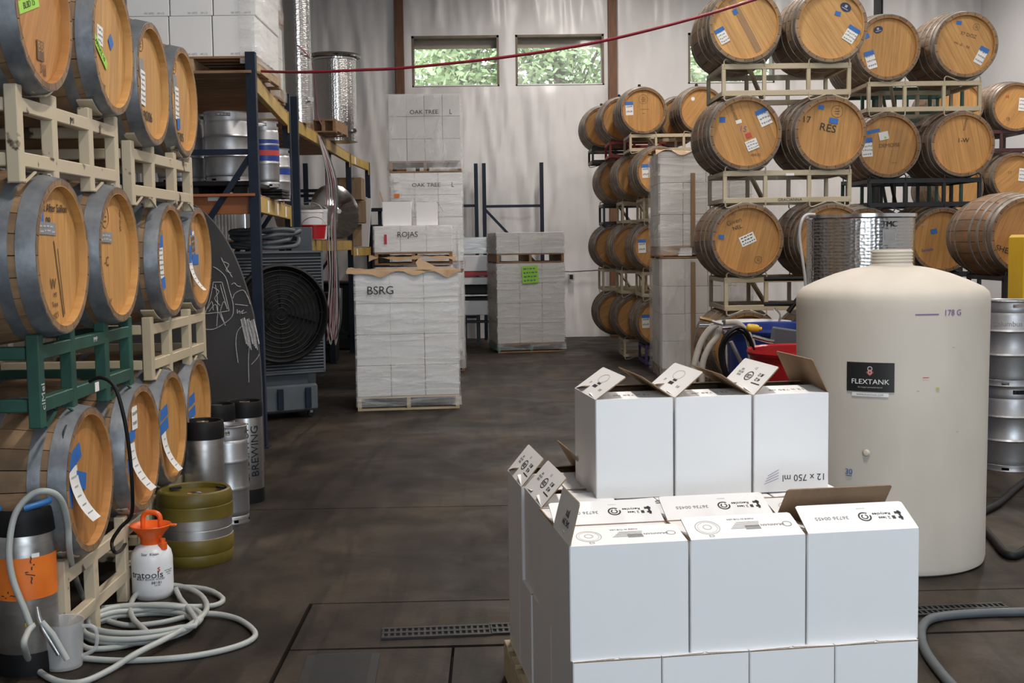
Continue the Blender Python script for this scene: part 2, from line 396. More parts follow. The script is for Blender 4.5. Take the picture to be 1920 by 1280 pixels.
def cyl_patch(parent, name, R, ang, z, wd, h, m, off=0.0015, n=10):
    b = MB(); vs = []; fs = []
    for i in range(n+1):
        a = ang-wd/2/R+wd/R*i/n
        for zz in (z-h/2, z+h/2): vs.append(((R+off)*math.sin(a), -(R+off)*math.cos(a), zz))
    for i in range(n): fs.append((2*i, 2*i+2, 2*i+3, 2*i+1))
    b.add(vs, fs); return b.build(name, m, parent, smooth=60)
# ------------------------------------------------------------------ the room
XL, XR, YB, YF, ZC = -4.3, 8.5, 21.5, -3.5, 6.8
# floor: slabs with open joints over a sub-base
fl = ob('floor', None); struct(fl); fl['label'] = 'dark stained concrete warehouse floor with saw-cut joints'
MB().box(((XL+XR)/2, 10, -0.09), (XR-XL+.4, 30, 0.08)).build('sub_base', M['dark'], fl)
def slab(out, name='slab'):
    b = MB(); k = len(out); c = Vector((sum(p[0] for p in out)/k, sum(p[1] for p in out)/k))
    vs = [(x, y, 0.0) for x, y in out]+[(x, y, -0.05) for x, y in out]
    b.add(vs, [tuple(range(k))]+[(i, i+k, (i+1) % k+k, (i+1) % k) for i in range(k)])
    b.build(name, M['concrete'], fl)
g = 0.006; J1, J2, JX, J3, JX2 = 7.65, 5.58, -0.87, 4.93, -0.19
slab([(XL, J1+g), (XR, J1+g-.02), (XR, YB+.1), (XL, YB+.1)])
slab([(XL, YF-1), (JX-g*1.6, YF-1), (JX-g*1.6, J2-g), (JX-g*1.6, J2+g), (XR, J2+g+.1), (XR, J1-g-.02), (XL, J1-g)])
slab([(JX+g*1.6, J3+g), (XR, J3+g+.25), (XR, J2-g+.1), (JX+g*1.6, J2-g)])
slab([(JX+g*1.6, YF-1), (JX2-g, YF-1), (JX2-g, J3-g), (JX+g*1.6, J3-g)])
slab([(JX2+g, YF-1), (XR, YF-1), (XR, J3-g+.25), (JX2+g, J3-g)])

# back wall: loose white film over the framing, with window openings
wins = []
for (x0, x1, y0, y1) in ((773, 935, 66, 164), (967, 1132, 63, 162), (1290, 1452, 60, 159)):
    a = P(x0, y1, YB); b = P(x1, y0, YB); wins.append((a.x, b.x, a.z, b.z))
def gridlines(lo, hi, step, extra):
    v = [lo]; e = sorted(x for x in extra if lo < x < hi)+[hi]
    for t in e:
        s0 = v[-1]; k = max(1, round((t-s0)/step))
        v += [s0+(t-s0)*(i+1)/k for i in range(k)]
    return v
posts_x = [P(749, 90, YB-.1).x, P(1148, 90, YB-.1).x]
xs = gridlines(XL, XR, 0.05, [t for w_ in wins for t in w_[:2]])
zs = gridlines(0, ZC, 0.09, [wins[0][2], wins[0][3]])
zlo, zhi = wins[0][2], wins[0][3]
def fold(x, z):
    d = 0.050*noise.noise((x*2.4, z*0.22, 1.3))+0.030*noise.noise((x*6.0+z*0.8, z*0.45, 4.1))
    d += 0.016*noise.noise((x*13+z*2.0*math.sin(x), z*0.9, 9.0))
    d += 0.008*noise.noise((x*9, z*7, 2.0))
    for (kx, kz, am, sd) in ((1.1, 0.22, .028, 3.0), (1.7, -0.40, .022, 8.0), (2.6, 0.12, .018, 5.5)):
        rg = 1-abs(noise.noise((x*kx*1.6+z*kz, z*0.10, sd))); d -= am*max(0, rg-.72)/.28*max(0, rg-.72)/.28
    for q in posts_x:                                   # pulled tight at the posts
        t = abs(x-q)
        if t < 0.35: d *= 0.25+0.75*t/0.35
    for (a, b, c, e) in wins:
        dx = max(a-x, 0, x-b); dz = max(c-z, 0, z-e); t = math.hypot(dx, dz)
        if t < 0.15: d *= t/0.15
    return d
b = MB(); vs = []; fs = []
for z in zs:
    for x in xs: vs.append((x, YB-0.02+fold(x, z), z))
nx = len(xs)
for j in range(len(zs)-1):
    for i in range(nx-1):
        cx, cz = (xs[i]+xs[i+1])/2, (zs[j]+zs[j+1])/2
        if any(a < cx < b_ and zlo < cz < zhi for (a, b_, c, e) in wins): continue
        fs.append((j*nx+i, j*nx+i+1, (j+1)*nx+i+1, (j+1)*nx+i))
b.add(vs, fs)
wb = struct(b.build('wall_back', M['film_wall'], smooth=80)); wb['label'] = 'white insulation film hung in loose folds over the back wall'
b = MB()
xcuts = [XL]+[t for w_ in wins for t in w_[:2]]+[XR]
for i in range(0, len(xcuts), 2):
    b.box(((xcuts[i]+xcuts[i+1])/2, YB+.2, ZC/2), (xcuts[i+1]-xcuts[i], .12, ZC))
for (a, b_, c, e) in wins:
    b.box(((a+b_)/2, YB+.2, zlo/2), (b_-a, .12, zlo)); b.box(((a+b_)/2, YB+.2, (zhi+ZC)/2), (b_-a, .12, ZC-zhi))
b.build('wall_board', M['plainwall'], wb)
for i, (a, b_, c, e) in enumerate(wins):
    wo = ob('window_%d' % (i+1), None, None, ((a+b_)/2, YB, zlo)); struct(wo)
    W, Hh = b_-a, zhi-zlo
    fr = MB()
    for (cc, dd) in (((-W/2+.02, .12, Hh/2), (.04, .28, Hh)), ((W/2-.02, .12, Hh/2), (.04, .28, Hh)), ((0, .12, .015), (W, .28, .03)), ((0, .12, Hh-.02), (W, .28, .04))):
        fr.box(cc, dd)
    fr.build('window_frame', M['winframe'], wo)
    MB().box((0, .22, Hh-.11), (W-.08, .03, .16)).build('valance', M['blind'], wo)
    MB().box((0, .20, Hh/2), (W-.08, .008, Hh-.05)).build('pane', M['glass'], wo)
    MB().box((0, .02, .02), (W-.06, .1, .02)).build('window_sill', M['paper'], wo)
for q in posts_x:
    o = struct(MB().box((0, 0, ZC/2), (.15, .12, ZC), ch=.006).build('trim_1', M['post'], None, (q, YB-.10, 0)))
    o['label'] = 'brown timber post against the back wall'
# side walls, front wall with the door opening, ceiling
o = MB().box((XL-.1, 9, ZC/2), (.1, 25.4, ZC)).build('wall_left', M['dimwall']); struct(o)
b = MB()
for i in range(60): b.bar((XL-.03, 6+i*.25, 0), (XL-.03, 6+i*.25, ZC), .05, .03)
b.build('wall_rib', M['plainwall'], o)['kind'] = 'stuff'
struct(MB().box((XR+.05, 9, ZC/2), (.1, 25.4, ZC)).build('wall_right', M['plainwall']))
b = MB(); dx0, dx1, dz = 0.0, 4.8, 4.4
b.box(((XL+dx0)/2, YF-.05, ZC/2), (dx0-XL, .1, ZC)).box(((XR+dx1)/2, YF-.05, ZC/2), (XR-dx1, .1, ZC)).box(((dx0+dx1)/2, YF-.05, (ZC+dz)/2), (dx1-dx0, .1, ZC-dz))
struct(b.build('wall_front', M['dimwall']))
struct(MB().box(((XL+XR)/2, 9, ZC+.05), (XR-XL+.2, 25.4, .1)).build('ceiling', M['ceil']))
# steel column by the right wall
b = MB(); b.box((0, 0, 3.4), (.10, .012, 6.8)).box((-.05, 0, 3.4), (.012, .1, 6.8)).box((.05, 0, 3.4), (.012, .1, 6.8))
o = struct(b.build('trim_3', M['blackpaint'], None, (P(1647, 15, 18.5).x, 18.5, 0))); o['label'] = 'dark steel column behind the upper barrels'
# electrical box on the back wall
q = P(1071, 519, YB-.17)
t = thing('junction_box', 'small grey junction box low on the white film wall', 'junction box', (q.x, q.y, q.z-.06))
MB().box((0, .03, .06), (.10, .08, .12), ch=.008).build('housing', M['steel'], t)
MB().box((0, -.014, .06), (.06, .008, .08)).build('cover', M['dark'], t)
MB().tube([(-.3, .02, .16), (.0, .02, .15), (.5, .02, .17)], .008).build('conduit', M['blackpaint'], t)

# ceiling lamps (out of frame)
for (x, y) in ((1.3, 3.4), (0.9, 8.5), (2.3, 13.5), (1.4, 18.6), (5.9, 3.5), (5.9, 8.5), (5.9, 13.5), (5.9, 18.6)):
    if True:
        t = thing('ceiling_lamp', 'white industrial ceiling lamp hung %s' % {(1.3, 3.4): 'over the open cases', (0.9, 8.5): 'over the aisle by the kegs', (2.3, 13.5): 'over the murky wrapped stack', (1.4, 18.6): 'over the green note load', (5.9, 3.5): 'at the right near the door', (5.9, 8.5): 'right of the white tank', (5.9, 13.5): 'over the far right barrels', (5.9, 18.6): 'in the far right corner'}[(x, y)], 'lamp', (x, y, 6.35), 0, 'ceiling lamps')
        bb = MB(); bb.prism([(-.16, 0), (-.16, .02), (-.06, .09), (.06, .09), (.16, .02), (.16, 0), (.14, 0), (.05, .07), (-.05, .07), (-.14, 0)], -.65, .65)
        bb.build('reflector', M['lamp'], t)
        bb = MB()
        for s_ in (-.5, .5): bb.tube([(0, s_, .09), (0, s_, .5)], .006, 6)
        bb.build('hanger', M['blackpaint'], t)
        la = area('lamp_tube', (0, 0, .03), (0, 0, 0), .22, 1.2, LAMP_W*(1.02 if y > 16 else 1.15 if y > 10 else 1.65 if y < 4 and x < 2 else 1.08 if x < 2 else .75), (1.0, 0.93, 0.86)); la.parent = t

# outside, seen through the windows
o = struct(MB().box((1.5, 33, 0.8), (50, 22, 0.2)).build('ground_outside', M['grass']))
def tree(name, label, x, y, zc, rx, rz_, n, seed):
    rd = random.Random(seed)
    t = thing(name, label, 'tree', (x, y, .9), 0, 'trees outside the windows')
    MB().tube([(0, 0, 0), (.05, 0, zc*.6), (0, .1, zc)], [.18, .14, .08], 8).build('trunk', M['bark'], t)
    blobs = [(rd.gauss(0, rx*.5), rd.gauss(0, .8), zc+rd.gauss(0, rz_*.5), rd.uniform(.5, 1.0)) for i in range(46)]
    bb = MB(); vs = []; fs = []
    for i in range(n):
        cx, cy, cz, cr = rd.choice(blobs)
        d = Vector((rd.gauss(0, 1), rd.gauss(0, 1), rd.gauss(0, 1))).normalized()*cr*rd.uniform(.5, 1)
        p = Vector((cx, cy, cz))+d
        u_ = Vector((rd.gauss(0, 1), rd.gauss(0, 1), rd.gauss(0, .6))).normalized()*rd.uniform(.05, .12)
        v_ = u_.cross(Vector((rd.gauss(0, 1), rd.gauss(0, 1), rd.gauss(0, 1)))).normalized()*rd.uniform(.03, .06)
        k = len(vs); vs += [p-u_, p+v_, p+u_, p-v_]; fs.append((k, k+1, k+2, k+3))
    bb.add(vs, fs); bb.build('crown', M['leaf'], t)['kind'] = 'stuff'
    bb = MB()
    for (cx, cy, cz, cr) in blobs[::2]: bb.tube([(0, 0, zc*.6), (cx*.6, cy*.5, cz*.85), (cx, cy, cz)], [.06, .04, .015], 5)
    bb.build('branch', M['bark'], t)['kind'] = 'stuff'
tree('leafy_tree', 'leafy green tree seen through the left window', -0.9, 26.0, 4.7, 1.5, 1.5, 4800, 1)
tree('leafy_tree', 'pale green leafy tree seen through the right window', 1.5, 26.6, 4.6, 1.6, 1.5, 4800, 2)
tree('leafy_tree', 'far pale tree behind the barrels at the third window', 5.3, 28.5, 4.3, 1.7, 1.3, 6000, 3)

# floor drains
def grate(label, a, L, Wd, yaw, nx_, ny_, name):
    t = thing(name, label, 'floor drain', (a[0], a[1], 0), yaw)
    MB().box((L/2, Wd/2, .001), (L, Wd, .002)).build('sump_shade', M['dark'], t)  # flat near-black plate; shade of the drain hollow put into its colour
    bb = MB()
    for i in range(nx_+1): bb.box((L*i/nx_, Wd/2, .005), (L/nx_*.38, Wd, .008))
    for j in range(ny_+1): bb.box((L/2, Wd*j/ny_, .0055), (L+.012, .018, .009))
    bb.build('grate', M['grate'], t)
for i in range(6):
    x0 = -0.49+i*.46
    grate('black slotted trench drain section, number %s from its left end' % ('one', 'two', 'three', 'four', 'five', 'six')[i], (x0, 5.045+i*.035), .455, .12, R_(3.6), 18, 2, 'trench_drain')
a = F(583, 1290)
grate('square black floor grate beside the saw-cut joint at the bottom edge', (F(585, 1275).x, 4.42), .21, .42, R_(2), 1, 26, 'floor_grate')
# ------------------------------------------------------------------ barrels
BL, BR, RR = 0.95, 0.355, 0.30      # length, bilge radius, rim radius
def brad(t): return BR-(BR-RR)*(t/(BL/2))**2
NST = 24
def stave_into(mb, a0, a1, seg=8):
    T = 0.027; ts = [-BL/2+BL*i/seg for i in range(seg+1)]
    g = 0.0035
    def pt(r, a, t): return (r*math.sin(a), t, r*math.cos(a))
    da = g/RR/2
    outer = []; 
    for t in ts:
        r = brad(t); am = (a0+a1)/2
        outer += [pt(r-.0012, a0+da, t), pt(r, am, t), pt(r-.0012, a1-da, t)]
    fs = []
    for i in range(seg):
        for j in range(2):
            q = i*3+j; fs.append((q, q+3, q+4, q+1))
    mb.add(outer, fs)
    side = []
    for t in ts:
        r = brad(t); side += [pt(r-.0012, a0+da, t), pt(r-.0012, a1-da, t), pt(r-T, a1-da, t), pt(r-T, a0+da, t)]
    fs = []
    for i in range(seg):
        q = i*4
        fs += [(q+1, q+5, q+6, q+2), (q+2, q+6, q+7, q+3), (q+3, q+7, q+4, q)]
    k = seg*4
    # chimed ends
    fs += [(0, 1, 2, 3), (k+3, k+2, k+1, k)]
    mb.add(side, fs)
ST_ONE = MB(); stave_into(ST_ONE, -PI/NST, PI/NST); ST_ONE = ST_ONE.mesh('stave', M['stave'], smooth=50)
bb = MB()
for i in range(NST): stave_into(bb, (2*i-1)*PI/NST, (2*i+1)*PI/NST)
ST_ALL = bb.mesh('staves', M['stave'], smooth=50)
def hoop_mesh(t0, t1, m):
    b_ = MB(); h = .0025; e = .004
    b_.lathe([(brad(t0)-.003, t0), (brad(t0)+h, t0), (brad((t0+t1)/2)+h, (t0+t1)/2), (brad(t1)+h, t1), (brad(t1)-.003, t1)], 40, axis='Y')
    return b_.mesh('hoop', m, smooth=40)
def hoopset(spec, m): return [hoop_mesh(a, b_, m) for s_ in (-1, 1) for (a, b_) in [(min(s_*p, s_*q), max(s_*p, s_*q)) for p, q in spec]]
HOOPS6 = hoopset(((.474, .405), (.378, .330), (.20, .155)), M['hoop'])
HOOPS8 = hoopset(((.474, .430), (.405, .368), (.300, .265), (.175, .140)), M['hoop_dark'])
HR = 0.268; HY = -0.442           # head radius, head front plane
HEAD = MB().lathe([(0.0, HY+.02), (HR+.006, HY+.02)], 32, axis='Y').mesh('head', M['stave'])
BACKHEAD = MB().lathe([(0.0, -HY), (HR+.006, -HY)], 32, axis='Y').mesh('back_head', M['head'], fix=True)
edges = [-1, -.76, -.55, -.30, -.08, .17, .40, .63, .82, 1]
BOARDS = []
for i in range(len(edges)-1):
    u0, u1 = edges[i]*HR, edges[i+1]*HR; g = .0003
    a0 = math.asin(max(-1, min(1, (u0+(g if i else 0))/HR))); a1 = math.asin(max(-1, min(1, (u1-(g if i < len(edges)-2 else 0))/HR)))
    k = 6; top = [(HR*math.sin(a0+(a1-a0)*q/k), HR*math.cos(a0+(a1-a0)*q/k)) for q in range(k+1)]
    out = top+[(x, -z) for x, z in top[::-1]]
    clean = [out[0]]
    for p in out[1:]:
        if math.hypot(p[0]-clean[-1][0], p[1]-clean[-1][1]) > 1e-5: clean.append(p)
    if math.hypot(clean[0][0]-clean[-1][0], clean[0][1]-clean[-1][1]) < 1e-5: clean.pop()
    b_ = MB(); cx = sum(p[0] for p in clean)/len(clean)
    kk = len(clean); c = .0007
    ins = [(x+(c if x < cx else -c), z*(1-c/HR)) for x, z in clean]
    b_.add([(x, HY, z) for x, z in ins]+[(x, HY+c, z) for x, z in clean]+[(x, HY+.018, z) for x, z in clean],
           [tuple(range(kk))[::-1]]+[(i_, (i_+1) % kk, (i_+1) % kk+kk, i_+kk) for i_ in range(kk)]+[(i_+kk, (i_+1) % kk+kk, (i_+1) % kk+2*kk, i_+2*kk) for i_ in range(kk)])
    BOARDS.append(b_.mesh('head_board', M['head'], fix=True))
CROZE = MB().lathe([(HR+.0015, HY+.01), (RR-.0305, -BL/2+.004), (RR-.0285, -BL/2-.0006), (RR-.026, -BL/2-.0006)], 40, axis='Y').mesh('rim', M['head'], smooth=30)
BUNG = MB().lathe([(0, .05), (.016, .05), (.02, .045), (.026, 0), (0.0, -.005)], 12).mesh('bung', M['rubber'], smooth=40)

def barrel(label, c, rz=0.0, fine=True, hoops=HOOPS6, tint=(1, 1, 1), roll=0.0, group='wine barrels', boards=True, bung=False, stint=None):
    """c = centre of the front head's rim plane"""
    axis = Vector((-math.sin(rz), math.cos(rz), 0))
    ctr = Vector(c)+axis*(BL/2)
    t = thing('wine_barrel', label, 'barrel', (ctr.x, ctr.y, ctr.z-BR), rz, group)
    col = (*tint, 1); scol = (*(stint or tint), 1)
    if fine:
        for i in range(NST):
            s_ = ob('stave', ST_ONE, t, (0, 0, BR), (0, 2*PI*(i+.5)/NST+roll, 0)); s_.color = scol
    else:
        s_ = ob('staves', ST_ALL, t, (0, 0, BR), (0, roll, 0)); s_.color = scol
    for h in hoops: ob('hoop', h, t, (0, 0, BR))
    hd = ob('head', HEAD, t, (0, 0, BR), (0, roll, 0))
    ob('rim', CROZE, t, (0, 0, BR)).color = col
    for bm_ in BOARDS: ob('head_board', bm_, hd).color = col
    ob('back_head', BACKHEAD, t, (0, 0, BR)).color = col
    if bung: ob('bung', BUNG, t, (0, 0, 2*BR-.005))
    t['hd'] = 1; del t['hd']
    return t
def rect_mesh(w_, h_, m, key={}):
    k = (round(w_, 4), round(h_, 4), m.name)
    if k not in key: key[k] = MB().box((0, 0, 0), (w_, .0016, h_)).mesh('patch', m)
    return key[k]
def oval_mesh(w_, h_, m):
    b_ = MB(); b_.prism([(w_/2*math.cos(2*PI*i/20), h_/2*math.sin(2*PI*i/20)) for i in range(20)], -.0008, .0008); return b_.mesh('sticker', m, fix=True)
LAY = [0]
def tagp(t, name, m, u, w_, sx, sz, rot=0.0, oval=False):
    """flat sticker on a barrel head; u, w in rim radii, sizes in metres, rot in degrees counter-clockwise as seen"""
    LAY[0] = (LAY[0]+1) % 4
    me = oval_mesh(sx, sz, m) if oval else rect_mesh(sx, sz, m)
    return ob(name, me, t, (u*RR, HY-.0015-.0012*LAY[0], BR+w_*RR), (0, -R_(rot), 0))
def lines(o, n, w_, h_, m=None, dy=-.0016):
    """rows of handwriting on a paper tag"""
    b_ = MB(); rd = random.Random(n*7+int(w_*1000))
    for i in range(n):
        z = h_*(.5-(i+.7)/(n+.4)); x = -w_*.40
        while x < w_*.36:
            L = rd.uniform(.06, .2)*w_; b_.box((min(x+L/2, w_*.4), dy, z+rd.uniform(-.003, .003)), (L, .0006, h_/(n+.4)*.32)); x += L+w_*.06
    b_.build('writing', m or M['greyink'], o)
def papertag(t, u, w_, sx, sz, rot, tape=True, n=4):
    p = tagp(t, 'paper_tag', M['paper'], u, w_, sx, sz, rot); lines(p, n, sx, sz)
    if tape:
        ob('tape', rect_mesh(sx*1.05, sz*.28, M['bluetape']), p, (0, -.0022, sz*.46))
    return p
def headtext(t, s, size, u, w_, rot=0.0, m=None, sx=1.0):
    a = R_(rot)
    return text(t, s, size, (u*RR, HY-.003, BR+w_*RR), (math.cos(a), 0, math.sin(a)), (-math.sin(a), 0, math.cos(a)), m or M['woodink'], sx)
def curltag(t, u, w_, sx, L, lean=0.25, n=6):
    """paper strip taped at its top and curling off the head"""
    b_ = MB(); vs = []; fs = []; k = 10
    for i in range(k+1):
        s_ = i/k
        for e in (-.5, .5): vs.append((e*sx+lean*L*s_*s_, HY-.004-.06*s_*s_, -L*s_+.015*s_*s_*s_))
    for i in range(k): fs.append((2*i, 2*i+1, 2*i+3, 2*i+2))
    b_.add(vs, fs)
    p = b_.build('paper_strip', M['paper'], t, (u*RR, 0, BR+w_*RR), smooth=60)
    b_ = MB(); rd = random.Random(int(L*1000))
    for i in range(n):
        s_ = (i+1)/(n+1); x = lean*L*s_*s_
        b_.box((x+rd.uniform(-.05, .05)*sx, HY-.006-.06*s_*s_, -L*s_+.015*s_**3), (sx*rd.uniform(.35, .6), .001, L/n*.16), Matrix.Rotation(.12*s_/L*.5, 3, 'X'))
    b_.build('writing', M['lightink'], p)
    return p
def ovalsticker(t, u, w_, sx, sz, rot, m, mark=True):
    o = tagp(t, 'sticker', m, u, w_, sx, sz, rot, oval=True)
    if mark:
        b_ = MB().box((0, -.0012, sz*.12), (sx*.22, .0006, sz*.3)).box((0, -.0012, -sz*.2), (sx*.6, .0006, sz*.08)); b_.build('print', M['lightink'], o)
    return o
def stamp(t, u, w_, s_, m=None):
    b_ = MB(); m = m or M['woodink']
    b_.tube([(s_*math.cos(a*PI/8), 0, s_*math.sin(a*PI/8)) for a in range(16)], .0016, 4, closed=True)
    b_.box((0, 0, 0), (s_*.9, .001, s_*.16)).box((0, 0, s_*.4), (s_*.6, .001, s_*.14)).box((0, 0, -s_*.4), (s_*.7, .001, s_*.14))
    b_.build('brand_stamp', m, t, (u*RR, HY-.0012, BR+w_*RR))

# ------------------------------------------------------------------ barrel racks
def rack_tube(name, label, c, rz, h, m, group='barrel racks', sp=.40, dep=.80, feet=0.0, letters=None):
    """heavy two-barrel rack with plate saddles; c = middle of its front, base height"""
    t = thing(name, label, 'barrel rack', c, rz, group)
    xs_ = (-sp-.18, -sp+.18, sp-.18, sp+.18)
    for fy in (0, dep):
        for x in xs_:
            MB().box((x, fy, h/2-feet/2), (.055, .05, h+feet), ch=.004).build('post', m, t)
        for z in (h*.24, h*.80):
            MB().box((0, fy-.002, z), (xs_[3]-xs_[0]+.05, .045, .055), ch=.004).build('rail', m, t)
        for x0 in (-sp, sp):
            for s_ in (-1, 1):
                b_ = MB(); r = .315; vs = []; fs = []
                for k in range(7):
                    dx = s_*(.178-.125*k/6); z = (h+.295)-math.sqrt(r*r-dx*dx)+.004
                    for yy in (-.035, .035):
                        for th in (0, -.008): vs.append((x0+dx, fy+yy, z+th))
                for k in range(6):
                    q = k*4; fs += [(q, q+4, q+6, q+2), (q+1, q+3, q+7, q+5), (q, q+1, q+5, q+4), (q+2, q+6, q+7, q+3)]
                fs += [(0, 2, 3, 1), (24, 25, 27, 26)]
                b_.add(vs, fs).build('saddle', m, t, fix=True)
                if feet == 0:
                    b_ = MB(); b_.bar((x0+s_*.18, fy-.03, .002), (x0+s_*.07, fy-.03, .045), .01, .006).bar((x0+s_*.18, fy+.03, .002), (x0+s_*.07, fy+.03, .045), .01, .006)
                    b_.build('lower_saddle', m, t)
    for x in (xs_[0], xs_[3]):
        for z in (h*.24, h*.80): MB().box((x, dep/2, z), (.045, dep-.06, .05), ch=.004).build('side_tube', m, t)
    if letters:
        for (s_, px_, pz_, sz_, mm, vert) in letters:
            xd, yd = ((1, 0, 0), (0, 0, 1)) if not vert else ((0, 0, 1), (-1, 0, 0))
            text(t, s_, sz_, (px_, -.0265 if vert else -.0260, pz_), xd, yd, mm)
    return t
def rack_wire(name, label, c, rz, h, m, group='barrel racks', sp=.355, dep=.72, letters=None, hide=()):
    """light two-barrel rack with bent-rod cradles"""
    t = thing(name, label, 'barrel rack', c, rz, group)
    xs_ = (-sp-.17, -sp+.17, sp-.17, sp+.17)
    w_ = .045
    for fy in (0, dep):
        for x in xs_: MB().box((x, fy, h/2), (.032, .035, h*.72), ch=.003).build('post', m, t)
        for z in (h*.17, h*.83): MB().box((0, fy-.001, z), (xs_[3]-xs_[0]+.032, .038, w_), ch=.003).build('rail', m, t)
        for x0 in (-sp, sp):
            for z0, sg in ((h, 1), (0, -1)):
                zr = h*.83 if sg > 0 else h*.17
                b_ = MB()
                for s_ in (-1, 1):
                    pts = [(x0+s_*.17, fy-.021, zr), (x0+s_*.17, fy-.021, z0-sg*.012), (x0+s_*.158, fy-.021, z0+sg*.002), (x0+s_*.135, fy-.021, z0), (x0+s_*.055, fy-.021, zr+sg*.028), (x0+s_*.03, fy-.021, zr+sg*.02)]
                    b_.tube(pts, .006, 6)
                b_.build('cradle', m, t, smooth=40)
    for x in (xs_[0], xs_[3]):
        for z in (h*.17, h*.83): MB().box((x, dep/2, z), (.035, dep, .035)).build('side_tube', m, t)
    b_ = MB().bar((-.3, .05, h*.8), (-.05, dep-.05, h*.2), .03, .03); b_.build('brace', m, t)
    if letters:
        for (s_, px_, pz_, sz_, mm) in letters: text(t, s_, sz_, (px_, -.0212, pz_), (1, 0, 0), (0, 0, 1), mm)
    return t

# left row: heads face the aisle (+X)
RZL = PI/2
GL = 'barrels in the left rows'
warm = (.95, .90, .80); red_ = (.90, .74, .60); pale = (1.05, 1.02, .95)
def lb(label, x, y, z, tint=warm, roll=0.0): return barrel(label, (x, y, z), RZL, True, HOOPS6, tint, roll, GL, stint=(1.05, 1.05, 1.05))
ZN = (2.555, 1.625, .695); ZF = (2.472, 1.587, .685)
t = lb('top left oak barrel with a slanted lime tape and a printed crest', -1.68, 4.75, ZN[0], red_, .5)
p = tagp(t, 'lime_tape', M['greentape'], -.28, .02, .21, .046, 18); text(p, 'BLBD 15', .034, (0, -.0015, 0), (1, 0, 0), (0, 0, 1), M['ink'])
p = tagp(t, 'crest_print', M['woodink'], .04, -.5, .07, .075, 0); text(p, 'BB', .05, (0, -.0015, .012), (1, 0, 0), (0, 0, 1), M['head']); headtext(t, '3|||', .05, .12, -.72)
t = lb('top row oak barrel with a lime strip, white card and blue square', -1.68, 5.6, ZN[0], pale, .2)
p = tagp(t, 'lime_tape', M['greentape'], -.4, -.12, .22, .04, -33); text(p, 'ARNAZ 10', .03, (0, -.0015, 0), (1, 0, 0), (0, 0, 1), M['ink'])
papertag(t, -.33, .1, .075, .085, -6, False, 3); tagp(t, 'blue_tape', M['bluetape'], .16, .08, .055, .055, 40); headtext(t, 'PINOT', .035, -.35, -.62, -10)
t = lb('top row oak barrel stamped BSI06 with a paper strip', -1.69, 6.27, ZF[0], pale, .1)
tagp(t, 'grey_tape', M['greytape'], -.38, .22, .075, .09, 0); papertag(t, -.34, -.1, .075, .17, -5, False, 6); headtext(t, 'BSI06', .068, -.08, -.55, 0, M['ink']); stamp(t, -.35, .62, .04)
tagp(t, 'blue_tape', M['bluetape'], -.62, -.48, .05, .05, 10)
t = lb('top row oak barrel stamped BSI05 with blue tape under its paper strip', -1.73, 7.05, ZF[0], pale, .3)
tagp(t, 'grey_tape', M['greytape'], -.3, .3, .075, .10, 0); papertag(t, -.22, -.05, .075, .18, -3, False, 6); tagp(t, 'blue_tape', M['bluetape'], -.16, -.42, .065, .06, 5)
headtext(t, 'BSI05', .068, -.05, -.66, 0, M['ink']); stamp(t, -.3, .62, .04)

t = lb('large oak barrel at mid height with a dark vertical crack and grey tape', -1.68, 4.84, ZN[1], (1.02, .94, .82), 0.02)
headtext(t, 'Mst After Saillon', .045, -.05, .62, 0, M['ink']); headtext(t, '08', .05, -.25, .44, 0, M['ink']); tagp(t, 'blue_tape', M['bluetape'], -.58, .53, .11, .055, 0)
p = tagp(t, 'grey_tape', M['greytape'], -.3, .36, .19, .048, -1); lines(p, 2, .19, .048, M['lightink'])
b_ = MB().bar((-.02, HY-.002, .06), (.055, HY-.002, -.24), .001, .010).bar((.02, HY-.002, .03), (.068, HY-.002, -.23), .001, .004); b_.build('crack', M['woodink'], t, (0, 0, BR))
headtext(t, 'W', .06, -.16, -.36, 0, M['woodink']); headtext(t, 'MT', .026, -.1, -.5); headtext(t, 'Toast', .028, -.12, -.62); headtext(t, '22821', .034, -.14, -.78, 12)
t = lb('mid height oak barrel with a grey tape below a blue scrap', -1.68, 5.57, ZN[1], (1.05, .97, .84), -.03)
tagp(t, 'blue_tape', M['bluetape'], -.68, .46, .07, .07, -20); p = tagp(t, 'grey_tape', M['greytape'], -.4, .26, .19, .046, -1); lines(p, 2, .19, .046, M['lightink'])
stamp(t, -.35, .56, .05); headtext(t, 'SEGUIN', .03, .38, .52, 90); headtext(t, '-C', .06, -.35, -.1); headtext(t, '1X', .06, -.3, -.72)
t = lb('mid height oak barrel with a white strip taped blue at both ends', -1.74, 6.70, ZF[1], (1.05, .95, .8), .05)
tagp(t, 'brown_label', M['kraft'], -.4, .45, .10, .05, 0); papertag(t, -.42, -.04, .085, .22, 3, False, 8); tagp(t, 'blue_tape', M['bluetape'], -.44, .33, .10, .065, 4); tagp(t, 'blue_tape', M['bluetape'], -.38, -.42, .10, .065, 10)
t = lb('mid height oak barrel with a cardboard patch and crossed blue tapes', -1.77, 7.45, ZF[1], (1.02, .92, .78), .4)
tagp(t, 'cardboard_patch', M['kraftpaper'], -.1, -.05, .27, .30, 2); tagp(t, 'blue_tape', M['bluetape'], -.42, .55, .13, .055, 0); tagp(t, 'blue_tape', M['bluetape'], -.48, 0, .10, .16, 0); tagp(t, 'blue_tape', M['bluetape'], -.02, -.02, .15, .06, 0)
papertag(t, -.14, .28, .09, .15, 8, False, 4); curltag(t, -.42, -.02, .08, .2, .45)

